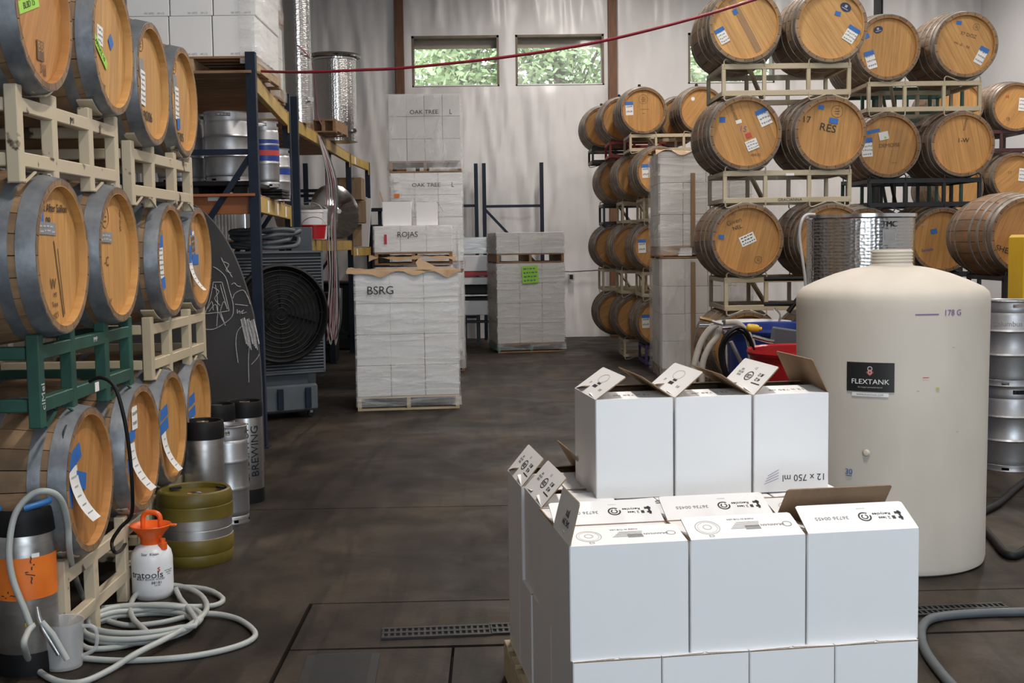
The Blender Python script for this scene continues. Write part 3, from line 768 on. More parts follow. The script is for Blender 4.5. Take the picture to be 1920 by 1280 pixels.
GR3 = ((1.0, .88, .72))
t = lb('bottom row oak barrel with blue tapes, a curled white strip and a black oval', -1.69, 5.08, ZN[2], red_, .3)
ovalsticker(t, -.62, .66, .085, .12, 0, M['sticker_black']); tagp(t, 'blue_tape', M['bluetape'], -.42, .36, .19, .065, 16); tagp(t, 'blue_tape', M['bluetape'], -.15, .02, .12, .07, -15); tagp(t, 'blue_tape', M['bluetape'], -.62, -.13, .09, .09, -5)
curltag(t, -.45, .26, .10, .25, .35, 5); papertag(t, -.78, .0, .05, .13, 0, False, 3)
t = lb('bottom row oak barrel with a white card and black oval beside the cable', -1.70, 5.88, ZN[2], red_, .1)
ovalsticker(t, -.58, .53, .10, .13, 0, M['sticker_black']); papertag(t, -.12, .5, .085, .11, 0, False, 2); tagp(t, 'blue_tape', M['bluetape'], -.45, .2, .22, .055, 10); tagp(t, 'blue_tape', M['bluetape'], -.6, -.22, .13, .06, 0)
curltag(t, -.32, .12, .10, .26, .5, 6); headtext(t, 'S4 12', .05, -.7, -.15, 0, M['ink'])
t = lb('bottom row oak barrel with two stacked blue tapes and a curled strip', -1.75, 6.62, ZF[2], (1.05, .95, .78), .2)
for w_ in (.28, .04): tagp(t, 'blue_tape', M['bluetape'], -.3, w_, .19, .06, 9)
curltag(t, -.3, -.04, .09, .24, .4, 5); headtext(t, 'III', .06, -.5, .62)
t = lb('bottom row oak barrel farthest along, two blue tapes above its paper', -1.78, 7.35, ZF[2], (1.05, .95, .78), .5)
for w_ in (.2, -.06): tagp(t, 'blue_tape', M['bluetape'], -.28, w_, .19, .06, 8)
curltag(t, -.3, -.14, .09, .2, .3, 4)

GK = 'steel barrel racks of the left rows'
def lrack(label, x, y, zl, zu, m, feet=0.0, letters=None):
    z0 = zl+.275; return rack_tube('barrel_rack', label, (x, y, z0), RZL, zu-.295-z0, m, GK, letters=letters)
lrack('worn beige barrel rack lettered JM1 under the top row', -1.76, 5.18, ZN[1], ZN[0], M['beige_worn'], letters=(('JM1', -.02, .29*.97, .035, M['ink'], False),))
lrack('chipped beige barrel rack behind the JM1 rack', -1.78, 6.66, ZF[1], ZF[0], M['beige_worn'])
t = lrack('dark green barrel rack lettered PMP between middle and bottom rows', -1.76, 5.28, ZN[2], ZN[1], M['green'], letters=(('PMP', .06, .29, .03, M['lightink'], False), ('clMel', -.58, .12, .05, M['lightink'], True)))
tagp_ = MB().box((0, 0, 0), (.05, .002, .04)).build('paper_label', M['paper'], t, (.05, -.027, .085))
lrack('plain beige barrel rack between the farther middle and bottom barrels', -1.82, 7.03, ZF[2], ZF[1], M['beige'])
z0 = .03
rack_tube('barrel_rack', 'low beige barrel rack on the floor under the nearest bottom barrels', (-1.77, 5.48, z0), RZL, ZN[2]-.295-z0, M['beige_worn'], GK, feet=.03*2)
rack_tube('barrel_rack', 'low beige barrel rack on the floor behind the olive keg', (-1.84, 6.98, z0), RZL, ZF[2]-.295-z0, M['beige'], GK, feet=.03*2)

# right stacks: heads face the camera (-Y)
GRt = 'barrels in the right stacks'
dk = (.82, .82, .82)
def rb(label, px, py, Y, tint=pale, roll=0.0, fine=True, bung=False, group=GRt, hoops=HOOPS8, stint=None):
    return barrel(label, P(px, py, Y), 0.0, fine, hoops, tint, roll, group, bung=bung, stint=stint)
Y1 = 10.3
t = rb('top oak barrel touched by the red hose, paper tag at its left', 1398, 47, Y1, (1.15, 1.17, 1.2), -.5, stint=(1.2, 1.25, 1.25))
tagp(t, 'blue_tape', M['bluetape'], -.27, .38, .04, .04, 30); papertag(t, -.62, -.28, .08, .12, 28, True, 4); headtext(t, 'CU', .04, -.42, .82)
tagp(t, 'dark_board', mat('dark_head_board', (0.36, 0.22, 0.11), (0.28, 0.16, 0.08), 0.65, scale=5, stretch=(9, 1, .7)), .02, .0, .055, .48, 28)
t = rb('top oak barrel with a navy oval sticker and tilted paper tag at right', 1559, 47, Y1, (1.18, 1.2, 1.25), -.6, stint=(1.3, 1.35, 1.35))
ovalsticker(t, .42, .5, .095, .07, -30, M['sticker_navy']); tagp(t, 'blue_tape', M['bluetape'], .2, .33, .045, .035, -15); papertag(t, .56, -.26, .10, .12, -33, True, 4)
t = rb('oak barrel marked 15 in purple with a barcode label', 1398, 249, Y1, (1.0, .93, .84), -.35)
tagp(t, 'blue_tape', M['bluetape'], -.63, .38, .05, .045, 0); papertag(t, .54, .42, .10, .13, 24, True, 3); headtext(t, '15', .065, -.05, .12, -10, M['purpleink']); tagp(t, 'pink_dot', M['redink'], .1, -.06, .045, .04, 20)
p = tagp(t, 'barcode_label', M['paper'], .2, -.32, .10, .085, 22); lines(p, 3, .1, .085); tagp(t, 'small_label', M['paper'], -.17, .32, .05, .03, 15); headtext(t, 'BURGUNDY', .03, -.33, .62, -70); headtext(t, '40/0.32', .028, .3, -.6)
t = rb('oak barrel with 17 RES lettered across its head', 1558, 249, Y1, (1.02, .95, .86), .12)
headtext(t, '17', .075, -.66, .38, -5, M['ink']); headtext(t, 'RES', .088, -.06, .14, -12, M['ink'], 1.05); tagp(t, 'blue_tape', M['bluetape'], -.25, .72, .05, .035, -8); tagp(t, 'blue_tape', M['bluetape'], .1, .34, .075, .045, -10)
stamp(t, .2, .6, .05)
t = rb('oak barrel with a script brand and a white barcode label mid head', 1402, 450, Y1, (.98, .9, .78), .25)
headtext(t, 'Given', .055, -.36, .52, 18, M['woodink']); headtext(t, 'A', .04, -.4, .74, 10); headtext(t, 'NEL.', .045, -.26, .36, 18, M['ink'])
tagp(t, 'blue_tape', M['bluetape'], -.72, .1, .045, .035, 0); p = tagp(t, 'barcode_label', M['paper'], .02, .02, .13, .085, 24); lines(p, 3, .13, .085, M['ink']); stamp(t, .32, -.55, .03)
t = rb('plain oak barrel half hidden behind the dimpled steel tank', 1562, 450, Y1, (.98, .9, .8), .6)
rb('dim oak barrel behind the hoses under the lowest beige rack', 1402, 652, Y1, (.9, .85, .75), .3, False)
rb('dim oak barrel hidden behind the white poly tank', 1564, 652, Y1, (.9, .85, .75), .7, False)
Y2 = 11.6
t = rb('top oak barrel with a small navy oval and leaning tag, second stack', 1666, 88, Y2, (1.0, .96, .9), .1)
ovalsticker(t, -.3, .55, .09, .065, 14, M['sticker_navy']); tagp(t, 'blue_tape', M['bluetape'], -.65, .36, .045, .04, 20); papertag(t, -.52, -.4, .09, .15, 16, True, 3)
t = rb('top right oak barrel pencilled 37 DOZ, paper tag low right', 1812, 83, Y2, (1.05, 1.02, .98), -.5, stint=(1.2, 1.2, 1.15))
tagp(t, 'blue_tape', M['bluetape'], -.2, .68, .05, .035, -8); headtext(t, '37 DOZ', .045, .1, .3, -15); headtext(t, 'ms -5- - Nl', .035, -.1, .0, -22); papertag(t, .5, -.36, .085, .15, -28, True, 3); stamp(t, .35, .55, .03)
t = rb('oak barrel with a long blue tape over a paper tag and white card', 1667, 272, Y2, (.93, .86, .78), .2)
tagp(t, 'blue_tape', M['bluetape'], -.5, .44, .14, .03, 12); p = tagp(t, 'white_card', M['paper'], -.14, .3, .09, .075, 12); ob('dot', oval_mesh(.022, .022, M['greentape']), p, (.01, -.0015, -.02)); papertag(t, -.66, -.08, .10, .16, 4, True, 4)
headtext(t, 'DEMOISE', .05, .05, 0, 3); headtext(t, '.....', .05, .2, -.5)
t = rb('clean oak barrel marked 1-W at the right of the second stack', 1806, 270, Y2, (1.1, 1.02, .92), -.2)
headtext(t, '1-W', .06, .04, .12, 0, M['ink']); headtext(t, 'THOMAS', .03, .1, .62, 80)
t = rb('oak barrel behind the steel tank rim, second stack lower row', 1624, 450, Y2, (.95, .9, .8), .3)
t = rb('oak barrel with a blue square and faint blue scribble by the tank', 1768, 450, Y2, (.95, .86, .7), .15)
tagp(t, 'blue_tape', M['bluetape'], -.25, .28, .06, .045, 12); headtext(t, 'Sample', .04, -.45, -.3, 8, M['blueink']); headtext(t, 'zozi', .03, -.6, .5, 5, M['lightink'])
Y3 = 9.5
t = rb('oak barrel lettered SHEA at the right edge above the yellow machine', 1930, 442, Y3, (1.0, .86, .72), .4)
headtext(t, 'SHEA', .062, -.60, -.36, -18, M['ink'])
for i, (px, py, s_) in enumerate(((1800, 197, 'upper far oak barrel framed by the beige rack end'), (1800, 352, 'lower far oak barrel glimpsed through the black rack'), (1906, 200, 'far oak barrel with a red chalk mark at the right edge'), (1906, 332, 'far oak barrel numbered 17 at the right edge'), (1910, 465, 'far dark oak barrel below the one numbered 17'))):
    t = rb(s_, px, py, 15.5, (1.0, .92, .82), .3*i, False)
    if i == 3: headtext(t, '17', .05, -.25, .2, 0)
    if i == 2: headtext(t, 'ss', .06, -.35, .45, 0, M['redink']); headtext(t, 'f3', .06, -.3, -.5, 0); 
    if i in (2, 3): papertag(t, .3, .1, .1, .16, -5, False, 3)
for i, (px, py) in enumerate(((1652, 105), (1650, 275))):
    rb(('dim barrel tucked behind the navy oval barrel', 'dim barrel tucked behind the long blue tape barrel', 'dim barrel tucked behind the 1-W barrel')[i], px, py, 12.9, dk, .4, False)
def wrack(label, pl, pu, Y, m, letters=None, dx=0):
    """rack between a lower and an upper pair; pl, pu = pixel rows of their head centres"""
    c0 = P(*pl, Y); c1 = P(*pu, Y); z0 = c0.z+.275
    return rack_wire('barrel_rack', label, ((c0.x+c1.x)/2+.353+dx, Y+.06, z0), 0, c1.z-.275-z0, m, 'steel barrel racks of the right stacks', letters=letters)
wrack('beige wire-cradle rack under the topmost pair of barrels', (1398, 249), (1398, 47), Y1, M['beige'])
t = wrack('beige wire-cradle rack lettered GRACIANNA below the 17 RES barrel', (1402, 450), (1398, 249), Y1, M['beige'], letters=(('GRACIANNA', .02, .058, .035, M['ink']),))
MB().box((0, 0, 0), (.07, .002, .02)).build('paper_label', M['paper'], t, (.02, -.022, .27))
wrack('lowest beige wire-cradle rack behind the hose cart', (1402, 652), (1402, 450), Y1, M['beige'])
wrack('beige wire-cradle rack at right under the 37 DOZ barrel', (1667, 272), (1666, 88), Y2, M['beige'])
wrack('black wire-cradle rack under the 1-W barrel', (1668, 450), (1667, 272), Y2, M['blackpaint'])
wrack('black rack in the shade under the second stack', (1668, 628), (1668, 450), Y2, M['blackpaint'])
rb('dark bottom barrel of the second stack hidden by the white tank', 1668, 628, Y2, dk, .2, False); rb('dark bottom barrel of the second stack behind the kegs', 1808, 628, Y2, dk, .5, False)
c0 = P(1668, 628, Y2); rack_wire('barrel_rack', 'black floor rack under the second stack', (c0.x+.353, Y2+.06, 0), 0, c0.z-.275, M['blackpaint'], 'steel barrel racks of the right stacks')
rb('dim barrel deep behind the steel tank', 1650, 445, 12.9, dk, .1, False); rb('dim floor level barrel deep behind the white tank', 1650, 615, 12.9, dk, .7, False)
wrack('shaded rack deep behind the steel tank, upper', (1650, 445), (1650, 275), 12.9, M['green']); wrack('shaded rack deep behind the steel tank, lower', (1650, 615), (1650, 445), 12.9, M['blackpaint'])
c0 = P(1650, 615, 12.9); rack_wire('barrel_rack', 'black floor rack deep behind the white tank', (c0.x+.353, 12.96, 0), 0, c0.z-.275, M['blackpaint'], 'steel barrel racks of the right stacks')
wrack('shaded rack carrying the barrel behind the navy oval', (1650, 275), (1652, 105), 12.9, M['green'])
MB_ = P(1402, 652, Y1)
rack_wire('barrel_rack', 'hidden floor rack carrying the dim barrels behind the carts', (MB_.x+.353, Y1+.06, .03), 0, MB_.z-.275-.03, M['blackpaint'], 'steel barrel racks of the right stacks')
c0 = P(1930, 442, Y3); wrack('black rack holding the SHEA barrel', (1930, 655), (1930, 442), Y3, M['blackpaint'])
rb('dark barrel under the SHEA barrel beside the kegs', 1930, 655, Y3, dk, .2, False); c0 = P(1930, 655, Y3); rack_wire('barrel_rack', 'black floor rack below the SHEA barrels', (c0.x+.353, Y3+.06, 0), 0, c0.z-.275, M['blackpaint'], 'steel barrel racks of the right stacks')
for (pu, pl, mm, nm) in (((1800, 197), (1800, 332), M['maroon'], 'maroon'), ((1800, 352), (1800, 480), M['maroon'], 'dark maroon')):
    c0 = P(*pl, 15.5); c1 = P(*pu, 15.5); rack_wire('barrel_rack', '%s rack between the far barrels at the right edge' % nm, (c0.x+.353, 15.56, c0.z+.275), 0, c1.z-.275-c0.z-.275, mm, 'steel barrel racks of the right stacks')

# middle stack near the back wall
GM = 'barrels in the middle right stack'
rows = {0: ('top', 207, 16.4, 1207), 1: ('second', 321, 15.75, 1238), 2: ('third', 462, 16.0, 1231), 3: ('bottom', 604, 16.0, 1237)}
for r_, (nm, py, Yf, px) in rows.items():
    base = P(px, py, Yf)
    for d_ in range(3):
        Yd = Yf+1.12*d_
        xx = base.x-.16*d_*(1.0 if r_ != 1 else .9)
        lab = ('%s row barrel of the middle stack, nearest with a blue-topped tag' % nm) if d_ == 0 else ('%s row barrel of the middle stack, %s in depth' % (nm, ('', 'second', 'third', 'fourth')[d_]))
        t = barrel(lab, (xx, Yd, base.z), 0, d_ == 0, HOOPS8, (1.0, .93, .82), .3*d_+.2*r_, GM, bung=(r_ == 0))
        if d_ == 0:
            papertag(t, (-.62, -.6, -.62, -.6)[r_], (.08, .0, .0, .02)[r_], .10, .16, 2, True, 2)
            if r_ == 0: stamp(t, .0, .5, .06); headtext(t, '------', .06, .05, .08); headtext(t, '--', .06, .0, -.1)
            if r_ == 3: papertag(t, .3, 0, .08, .15, 0, True, 2)
t = barrel('top row barrel of the middle stack with a pale bung spot, right of the pair', P(1317, 206, 16.4), 0, True, HOOPS8, (1.0, .93, .82), .6, GM, bung=True)
ob('dot', oval_mesh(.05, .05, M['paper']), t, (-.4*RR, HY-.002, BR+.5*RR))
barrel('top row barrel behind the pale bung spot barrel', P(1317, 206, 16.4)+Vector((-.12, 1.12, 0)), 0, False, HOOPS8, dk, .6, GM)
for (ra, rb_, m0, nm) in ((1, 0, M['beige'], 'upper'), (2, 1, M['beige'], 'middle'), (3, 2, M['beige'], 'lower')):
    la = rows[ra]; lb_ = rows[rb_]; a = P(la[3], la[1], la[2]); b2 = P(lb_[3], lb_[1], lb_[2])
    Yr = max(la[2], lb_[2])
    for d_ in range(3):
        mm = (m0, M['redpaint'] if ra == 1 else M['beige'], M['blackpaint'] if ra < 3 else M['beige'])[d_]
        rack_wire('barrel_rack', '%s tier rack of the middle stack, %s from the front' % (nm, ('first', 'second', 'third')[d_]), (b2.x-.16*d_+.353, Yr+.06+1.12*d_, a.z+.28), 0, b2.z-a.z-.56, mm, 'steel barrel racks of the middle stack')
a = P(1237, 604, 16.0)
rack_wire('barrel_rack', 'purple floor rack under the bottom barrel of the middle stack', (a.x+.353, 16.06, .0), 0, a.z-.28, M['purple'], 'steel barrel racks of the middle stack')
rack_wire('barrel_rack', 'dark floor rack at the back of the middle stack', (a.x+.353-.16, 17.2, .0), 0, a.z-.28, M['beige'], 'steel barrel racks of the middle stack')
# ------------------------------------------------------------------ pallets and cartons
def pallet(label, c, rz, W=1.02, D=1.22, m=None, sm=None, H_=.14, group='wooden pallets', name='wooden_pallet'):
    """c = front-left bottom corner"""
    t = thing(name, label, 'pallet', c, rz, group); m = m or M['pine']; sm = sm or m
    n = 7; bw = .095
    for i in range(n):
        y = bw/2+(D-bw)*i/(n-1)
        MB().box((W/2, y, H_-.009), (W, bw, .018), ch=.002).build('deck_board', m, t)
    for x in (.02, W/2, W-.02):
        MB().box((x, D/2, H_/2), (.04, D, H_-.036), ch=.002).build('stringer', sm, t)
    for i in range(3):
        y = bw/2+(D-bw)*i/2; MB().box((W/2, y, .009), (W, bw, .018), ch=.002).build('bottom_board', m, t)
    return t
AZ = R_(7.7); PO = Vector((.20, 3.38, 0))
def pl(u, v, z=0): return PO+Vector((u*math.cos(AZ)-v*math.sin(AZ), u*math.sin(AZ)+v*math.cos(AZ), z))
CW = [M['white_card'], M['kraft']]
FD = .128
def carton_body(w_, d_, h_):
    """open-topped box, outside white, inside kraft; base at z=0, centred"""
    b_ = MB(); T = .004; x, y = w_/2, d_/2; c = .003
    def ring(X, Y, z): return [(-X+c, -Y, z), (X-c, -Y, z), (X, -Y+c, z), (X, Y-c, z), (X-c, Y, z), (-X+c, Y, z), (-X, Y-c, z), (-X, -Y+c, z)]
    o0, o1 = ring(x, y, 0), ring(x, y, h_); i1, i0 = ring(x-T, y-T, h_), ring(x-T, y-T, T)
    b_.add(o0+o1, [(i, (i+1) % 8, (i+1) % 8+8, i+8) for i in range(8)]+[tuple(range(7, -1, -1))], 0)
    b_.add(o1+i1, [(i, (i+1) % 8, (i+1) % 8+8, i+8) for i in range(8)], 1)
    b_.add(i1+i0, [(i, (i+1) % 8, (i+1) % 8+8, i+8) for i in range(8)]+[tuple(range(8, 16))], 1)
    return b_.mesh('carton_body', CW)
BODY = {}
def flap_mesh(L, dpt, key={}):
    k = (round(L, 3), round(dpt, 3))
    if k in key: return key[k]
    b_ = MB(); T = .0035; c = .006
    out = [(-L/2, 0), (L/2, 0), (L/2-c*.4, dpt-c), (L/2-c*1.6, dpt), (-L/2+c*1.6, dpt), (-L/2+c*.4, dpt-c)]
    n = 6
    b_.add([(x, 0, z) for x, z in out], [tuple(range(n))], 0)                  # outer face towards -Y
    b_.add([(x, T, z) for x, z in out], [tuple(range(n-1, -1, -1))], 1)
    b_.add([(x, 0, z) for x, z in out]+[(x, T, z) for x, z in out], [(i+n, (i+1) % n+n, (i+1) % n, i) for i in range(n)][::-1], 1)
    key[k] = b_.mesh('flap', CW); return key[k]
def carton(label, u, v, z, w_, d_, h_, flaps, group, name='wine_case'):
    """flaps: lean from upright in degrees for (front, right, back, left)"""
    t = thing(name, label, 'box', pl(u+w_/2, v+d_/2, z), AZ, group)
    k = (w_, d_, h_)
    if k not in BODY: BODY[k] = carton_body(*k)
    ob('body', BODY[k], t)
    res = []
    for i, (L, hx, hy, rz_) in enumerate(((w_-.004, 0, -d_/2, 0), (d_-.004, w_/2, 0, PI/2), (w_-.004, 0, d_/2, PI), (d_-.004, -w_/2, 0, -PI/2))):
        o = ob('flap', flap_mesh(L, FD-.002), t, (hx, hy, h_), (0, 0, 0))
        o.rotation_euler = (Matrix.Rotation(rz_, 3, 'Z') @ Matrix.Rotation(-R_(flaps[i]), 3, 'X')).to_euler()
        res.append(o)
    return t, res
def fprint(fo, kind, L):
    """print on the outside of a flap: x along hinge, z away from the hinge; all upside down"""
    X, Yd = (-1, 0, 0), (0, 0, -1)
    def tx(s_, size, x, z, m=M['ink'], sx=1.0): text(fo, s_, size, (x, -.0006, z), X, Yd, m, sx)
    def ringp(x, z, r, wd, m, a0=0, a1=2*PI, el=1.0):
        b_ = MB(); n = 24; vs = []; fs = []
        for i in range(n+1):
            a = a0+(a1-a0)*i/n
            for rr in (r-wd/2, r+wd/2): vs.append((x+rr*math.cos(a)*el, -.0006, z+rr*math.sin(a)))
        for i in range(n): fs.append((2*i, 2*i+2, 2*i+3, 2*i+1))
        b_.add(vs, fs).build('print', m, fo)
    if kind == 'recycle':
        tx('36736 00455', .020, -L*.22, .062, M['greyink']); ringp(L*.08, .062, .018, .005, M['ink'], .9, 2*PI+.3); ringp(L*.08, .062, .009, .004, M['ink'], 2.0, 2*PI+1.2)
        tx('2 less', .015, L*.25, .054, sx=1.1); tx('Recycles', .015, L*.24, .072, sx=1.1); tx('......', .02, L*.08, .095, M['greyink'])
        b_ = MB().box((L*.40, -.0006, .062), (.007, .0006, .042)).box((L*.39, -.0006, .074), (.020, .0006, .010)).box((L*.395, -.0006, .052), (.014, .0006, .008)); b_.build('print', M['ink'], fo)
        b_ = MB().box((L*.335, -.0006, .054), (.010, .0006, .014)); b_.build('print', M['ink'], fo)
    elif kind == 'seal':
        ringp(-L*.30, .062, .036, .003, M['lightink']); ringp(-L*.30, .062, .029, .0015, M['lightink']); ringp(-L*.30, .064, .012, .003, M['lightink'])
        b_ = MB()
        for i in range(5): b_.box((L*.02+.004*i, -.0006, .05+i*.008), (.085-.004*i, .0006, .004))
        b_.build('print', M['lightink'], fo)
        MB().box((L*.09, -.0006, .052), (.045, .0006, .02)).build('print', M['greyink'], fo)
        tx('MADE IN THE USA', .010, L*.02, .1, M['greyink']); tx('BRANNAN', .015, L*.27, .062, M['greyink']); ringp(L*.40, .062, .013, .003, M['greyink']); tx('C2', .014, -L*.30, .016, M['greyink'])
    elif kind == 'oval':
        # printed sideways on the side flaps
        def tv(s_, size, x, z, m=M['ink'], sx=1.0): text(fo, s_, size, (x, -.0006, z), (-1, 0, 0), (0, 0, -1), m, sx)
        tv('PLEASE\nRECYCLE\nBOX', .012, -L*.28, .07, M['greyink']); ringp(0, .062, .018, .004, M['ink'], el=1.7); tv('CDD', .022, 0, .062); tv('2 1', .016, L*.02, .098, M['greyink'])
        tv('44 32\n.48 13', .020, L*.27, .068); MB().box((L*.30, -.0006, .04), (.08, .0006, .004)).build('print', M['ink'], fo)
    elif kind == 'bar':
        ringp(-L*.02, .085, .02, .002, M['lightink'], el=2.6)
        b_ = MB().box((0, -.0006, .045), (.05, .0006, .012)).box((.01, -.0006, .06), (.04, .0006, .008)); b_.build('print', M['ink'], fo); tv = None
        tx('x.2', .016, -L*.25, .05, M['greyink']); tx('.48 13', .014, L*.28, .04, M['greyink'])
    elif kind == 'ml': tx('12 x 750 ml', .024, L*.02, .06, M['greyink'], 1.1)
    elif kind == 'code': tx('SAE 2W\nJXX', .026, L*.08, .06, M['ink'])

GC = 'open white wine cases on the near pallet'; GC1 = 'bottom layer of white wine cases'
pallet('pine pallet under the open white wine cases in front', pl(-.02, -.03), AZ, 1.07, 1.25, M['palewood'], group='wooden pallets')
H1, HB = .14, .33
# layer one (closed)
for i in range(4):
    carton(('leftmost', 'second', 'third', 'rightmost')[i]+' closed white case along the bottom front edge', .005+i*.26, -.008, H1, .257, .342, HB, (90, 89, 90, 89), GC1)
carton('closed white case low on the left flank, behind the front corner', .005, .338, H1, .257, .342, HB, (90, 89, 90, 89), GC1)
carton('closed white case low on the left flank near the back', .0, .684, H1, .342, .252, HB, (90, 89, 90, 89), GC1)
carton('closed white case at the low back left corner of the pallet', .0, .94, H1, .342, .252, HB, (90, 89, 90, 89), GC1)
carton('closed white case low on the right flank, behind the front corner', .785, .338, H1, .257, .342, HB, (90, 89, 90, 89), GC1)
carton('closed white case low on the right flank near the back', .70, .684, H1, .342, .252, HB, (90, 89, 90, 89), GC1)
carton('closed white case at the low back right corner of the pallet', .70, .94, H1, .342, .252, HB, (90, 89, 90, 89), GC1)
Z2 = H1+HB
def open_case(label, u, v, z, w_, d_, fl_, prints):
    t, fo = carton(label, u, v, z, w_, d_, HB, fl_, GC)
    for i, k in enumerate(prints):
        if k: fprint(fo[i], k, (w_ if i % 2 == 0 else d_))
    return t, fo
# layer two, front row of three
open_case('front left open white case with its left flap upright', .0, .0, Z2, .345, .252, (80, 105, 112, 14), ('seal', None, None, 'code'))
open_case('front middle open white case with the printed seal flap', .352, .004, Z2, .345, .252, (72, 105, 112, 108), ('seal', None, None, None))
open_case('front right open white case with a raised brown back flap', .704, .008, Z2, .345, .252, (63, 108, 40, 108), ('recycle', None, None, None))
# second row
open_case('white case behind the front left one, number flap facing forward', .004, .258, Z2, .345, .252, (69, 105, 112, 108), ('recycle', None, None, None))
open_case('white case behind the front middle one, number flap facing forward', .355, .260, Z2, .345, .252, (67, 105, 112, 108), ('recycle', None, None, None))
open_case('white case behind the front right one, mostly covered', .706, .262, Z2, .345, .252, (80, 105, 112, 105), ('seal', None, None, None))
# side columns further back
open_case('white case on the left flank with an oval logo flap, middle one', .01, .515, Z2, .255, .342, (82, 86, 84, 42), (None, None, None, 'oval'))
open_case('white case at the left back corner with an oval logo flap', .0, .862, Z2, .255, .332, (80, 30, 76, 40), (None, None, None, 'oval'))
for i in range(1, 4):
    open_case('white case under the top tier, %s from left' % ('', 'second', 'third', 'fourth')[i], .01+.262*i, .518, Z2, .255, .342, (89, 88, 89, 88), (None, None, None, None))
    open_case('white case in the back row of the pallet, %s from left' % ('', 'second', 'third', 'fourth')[i], .0+.262*i, .865, Z2, .255, .332, (88, 88, 89, 88), ('seal', None, None, None))
# top tier of three
Z3 = Z2+HB+.006
open_case('top tier white case at left with a barcode flap folded over', .205, .575, Z3, .262, .345, (86, 55, 80, 55), ('ml', None, None, 'bar'))
open_case('top tier white case in the middle with a barcode flap', .473, .570, Z3, .262, .345, (86, 55, 80, 50), ('ml', None, None, 'bar'))
t, fo = open_case('top tier white case at right printed 12 x 750 ml upside down', .742, .566, Z3, .262, .345, (84, 26, 82, 44), ('ml', None, None, 'oval'))
text(t, '12 x 750 ml', .032, (.044, -.1727, .046), (-1, 0, 0), (0, 0, -1), M['ink'], 1.0)
b_ = MB()
for i in range(4): b_.bar((-.095+.004*i, -.1728, .028+i*.009), (-.045, -.1728, .046+i*.0095), .0006, .0014)
b_.build('pencil_line', M['purpleink'], t)

# ------------------------------------------------------------------ white poly tank
TKY = 6.28; tc = P(1668, 900, TKY); TR = .478
t = thing('poly_tank', 'tall white plastic tank with a screw neck and black label', 'tank', (tc.x, TKY, 0), 0)
MB().lathe([(0, 0), (TR*.93, 0), (TR*.97, .012), (TR*.985, .04), (TR*.985, .3), (TR*.992, .9), (TR, 1.30), (TR, 1.345), (TR*.985, 1.375), (TR*.93, 1.40), (TR*.8, 1.43), (TR*.6, 1.468), (TR*.42, 1.493), (TR*.30, 1.503), (.105, 1.508), (.101, 1.52)], 72).build('shell', M['poly'], t, smooth=40)
b_ = MB(); pr_ = [(.101, 1.515)]
for k in range(4): pr_ += [(.098, 1.525+k*.016), (.104, 1.531+k*.016), (.104, 1.535+k*.016), (.098, 1.538+k*.016)]
pr_ += [(.097, 1.592), (.088, 1.592), (.088, 1.5)]
b_.lathe(pr_, 40).build('threaded_neck', M['poly'], t, smooth=30)
va = math.atan2(tc.x, TKY)    # direction to the camera, measured from -Y
def tang(px):
    """angle on the shell for a pixel column"""
    s_ = (px-1668)/175.0; return math.asin(max(-.99, min(.99, s_)))+va*(-1)
def tz(py): return P(1668, py, TKY-TR*.95).z
lp = cyl_patch(t, 'black_label', TR, tang(1633), tz(708), .228, .142, M['sticker_black'])
cyl_text(lp, 'FLEXTANK', .034, TR+.001, tang(1633), tz(717), M['paper'], 1.1); MB_ = None
cyl_text(lp, 'the oxygen permeable barrel', .010, TR+.001, tang(1633), tz(727), M['lightink'])
def cring(parent, R, ang, z, r, wd, m):
    b_ = MB(); vs = []; fs = []; n = 20
    for i in range(n):
        a = 2*PI*i/n
        for rr in (r-wd, r): 
            aa = ang+rr*math.cos(a)/R; vs.append(((R+.0035)*math.sin(aa), -(R+.0035)*math.cos(aa), z+rr*math.sin(a)))
    for i in range(n): fs.append((2*i, (2*i+2) % (2*n), (2*i+3) % (2*n), 2*i+1))
    b_.add(vs, fs).build('emblem', m, parent)
cring(lp, TR, tang(1633), tz(692), .012, .004, M['lightink'])
a_ = tang(1633); b_ = MB(); z_ = tz(699)
vs = [((TR+.0032)*math.sin(a_+dx/TR), -(TR+.0032)*math.cos(a_+dx/TR), z_+dz_) for dx, dz_ in ((0, -.018), (.018, 0), (0, .018), (-.018, 0))]
b_.add(vs, [(0, 1, 2, 3)]).build('emblem', M['redink'], lp)
cring(lp, TR+.001, a_, z_, .010, .004, M['lightink'])
lp = cyl_patch(t, 'white_label', TR, tang(1633), tz(741), .175, .018, M['paper']); cyl_text(lp, 'WWW.FLEXTANK.COM', .012, TR+.001, tang(1633), tz(741), M['greyink'])
cyl_patch(t, 'marker_line', TR, tang(1728), tz(590), .115, .006, M['purpleink']); cyl_text(t, '178 G', .04, TR, tang(1771), tz(588), M['purpleink'])
cyl_text(t, '30', .04, TR, tang(1598), tz(890), M['blueink']); cyl_patch(t, 'marker_line', TR, tang(1598), tz(897), .03, .004, M['blueink'])
cyl_patch(t, 'red_mark', TR, tang(1727), tz(708), .03, .004, M['redink']); cyl_patch(t, 'lime_mark', TR, tang(1747), tz(729), .014, .012, M['greenink'])
for (px, py) in ((1773, 653), (1714, 733), (1781, 812)): cyl_patch(t, 'scuff', TR, tang(px), tz(py), .012, .003, M['greyink'])
a_ = tang(1628); MB().lathe([(0, .012), (.012, .01), (.018, 0)], 12).build('moulded_knob', M['poly'], t, (TR*math.sin(a_), -TR*math.cos(a_), tz(851)), (PI/2, 0, a_), smooth=50)

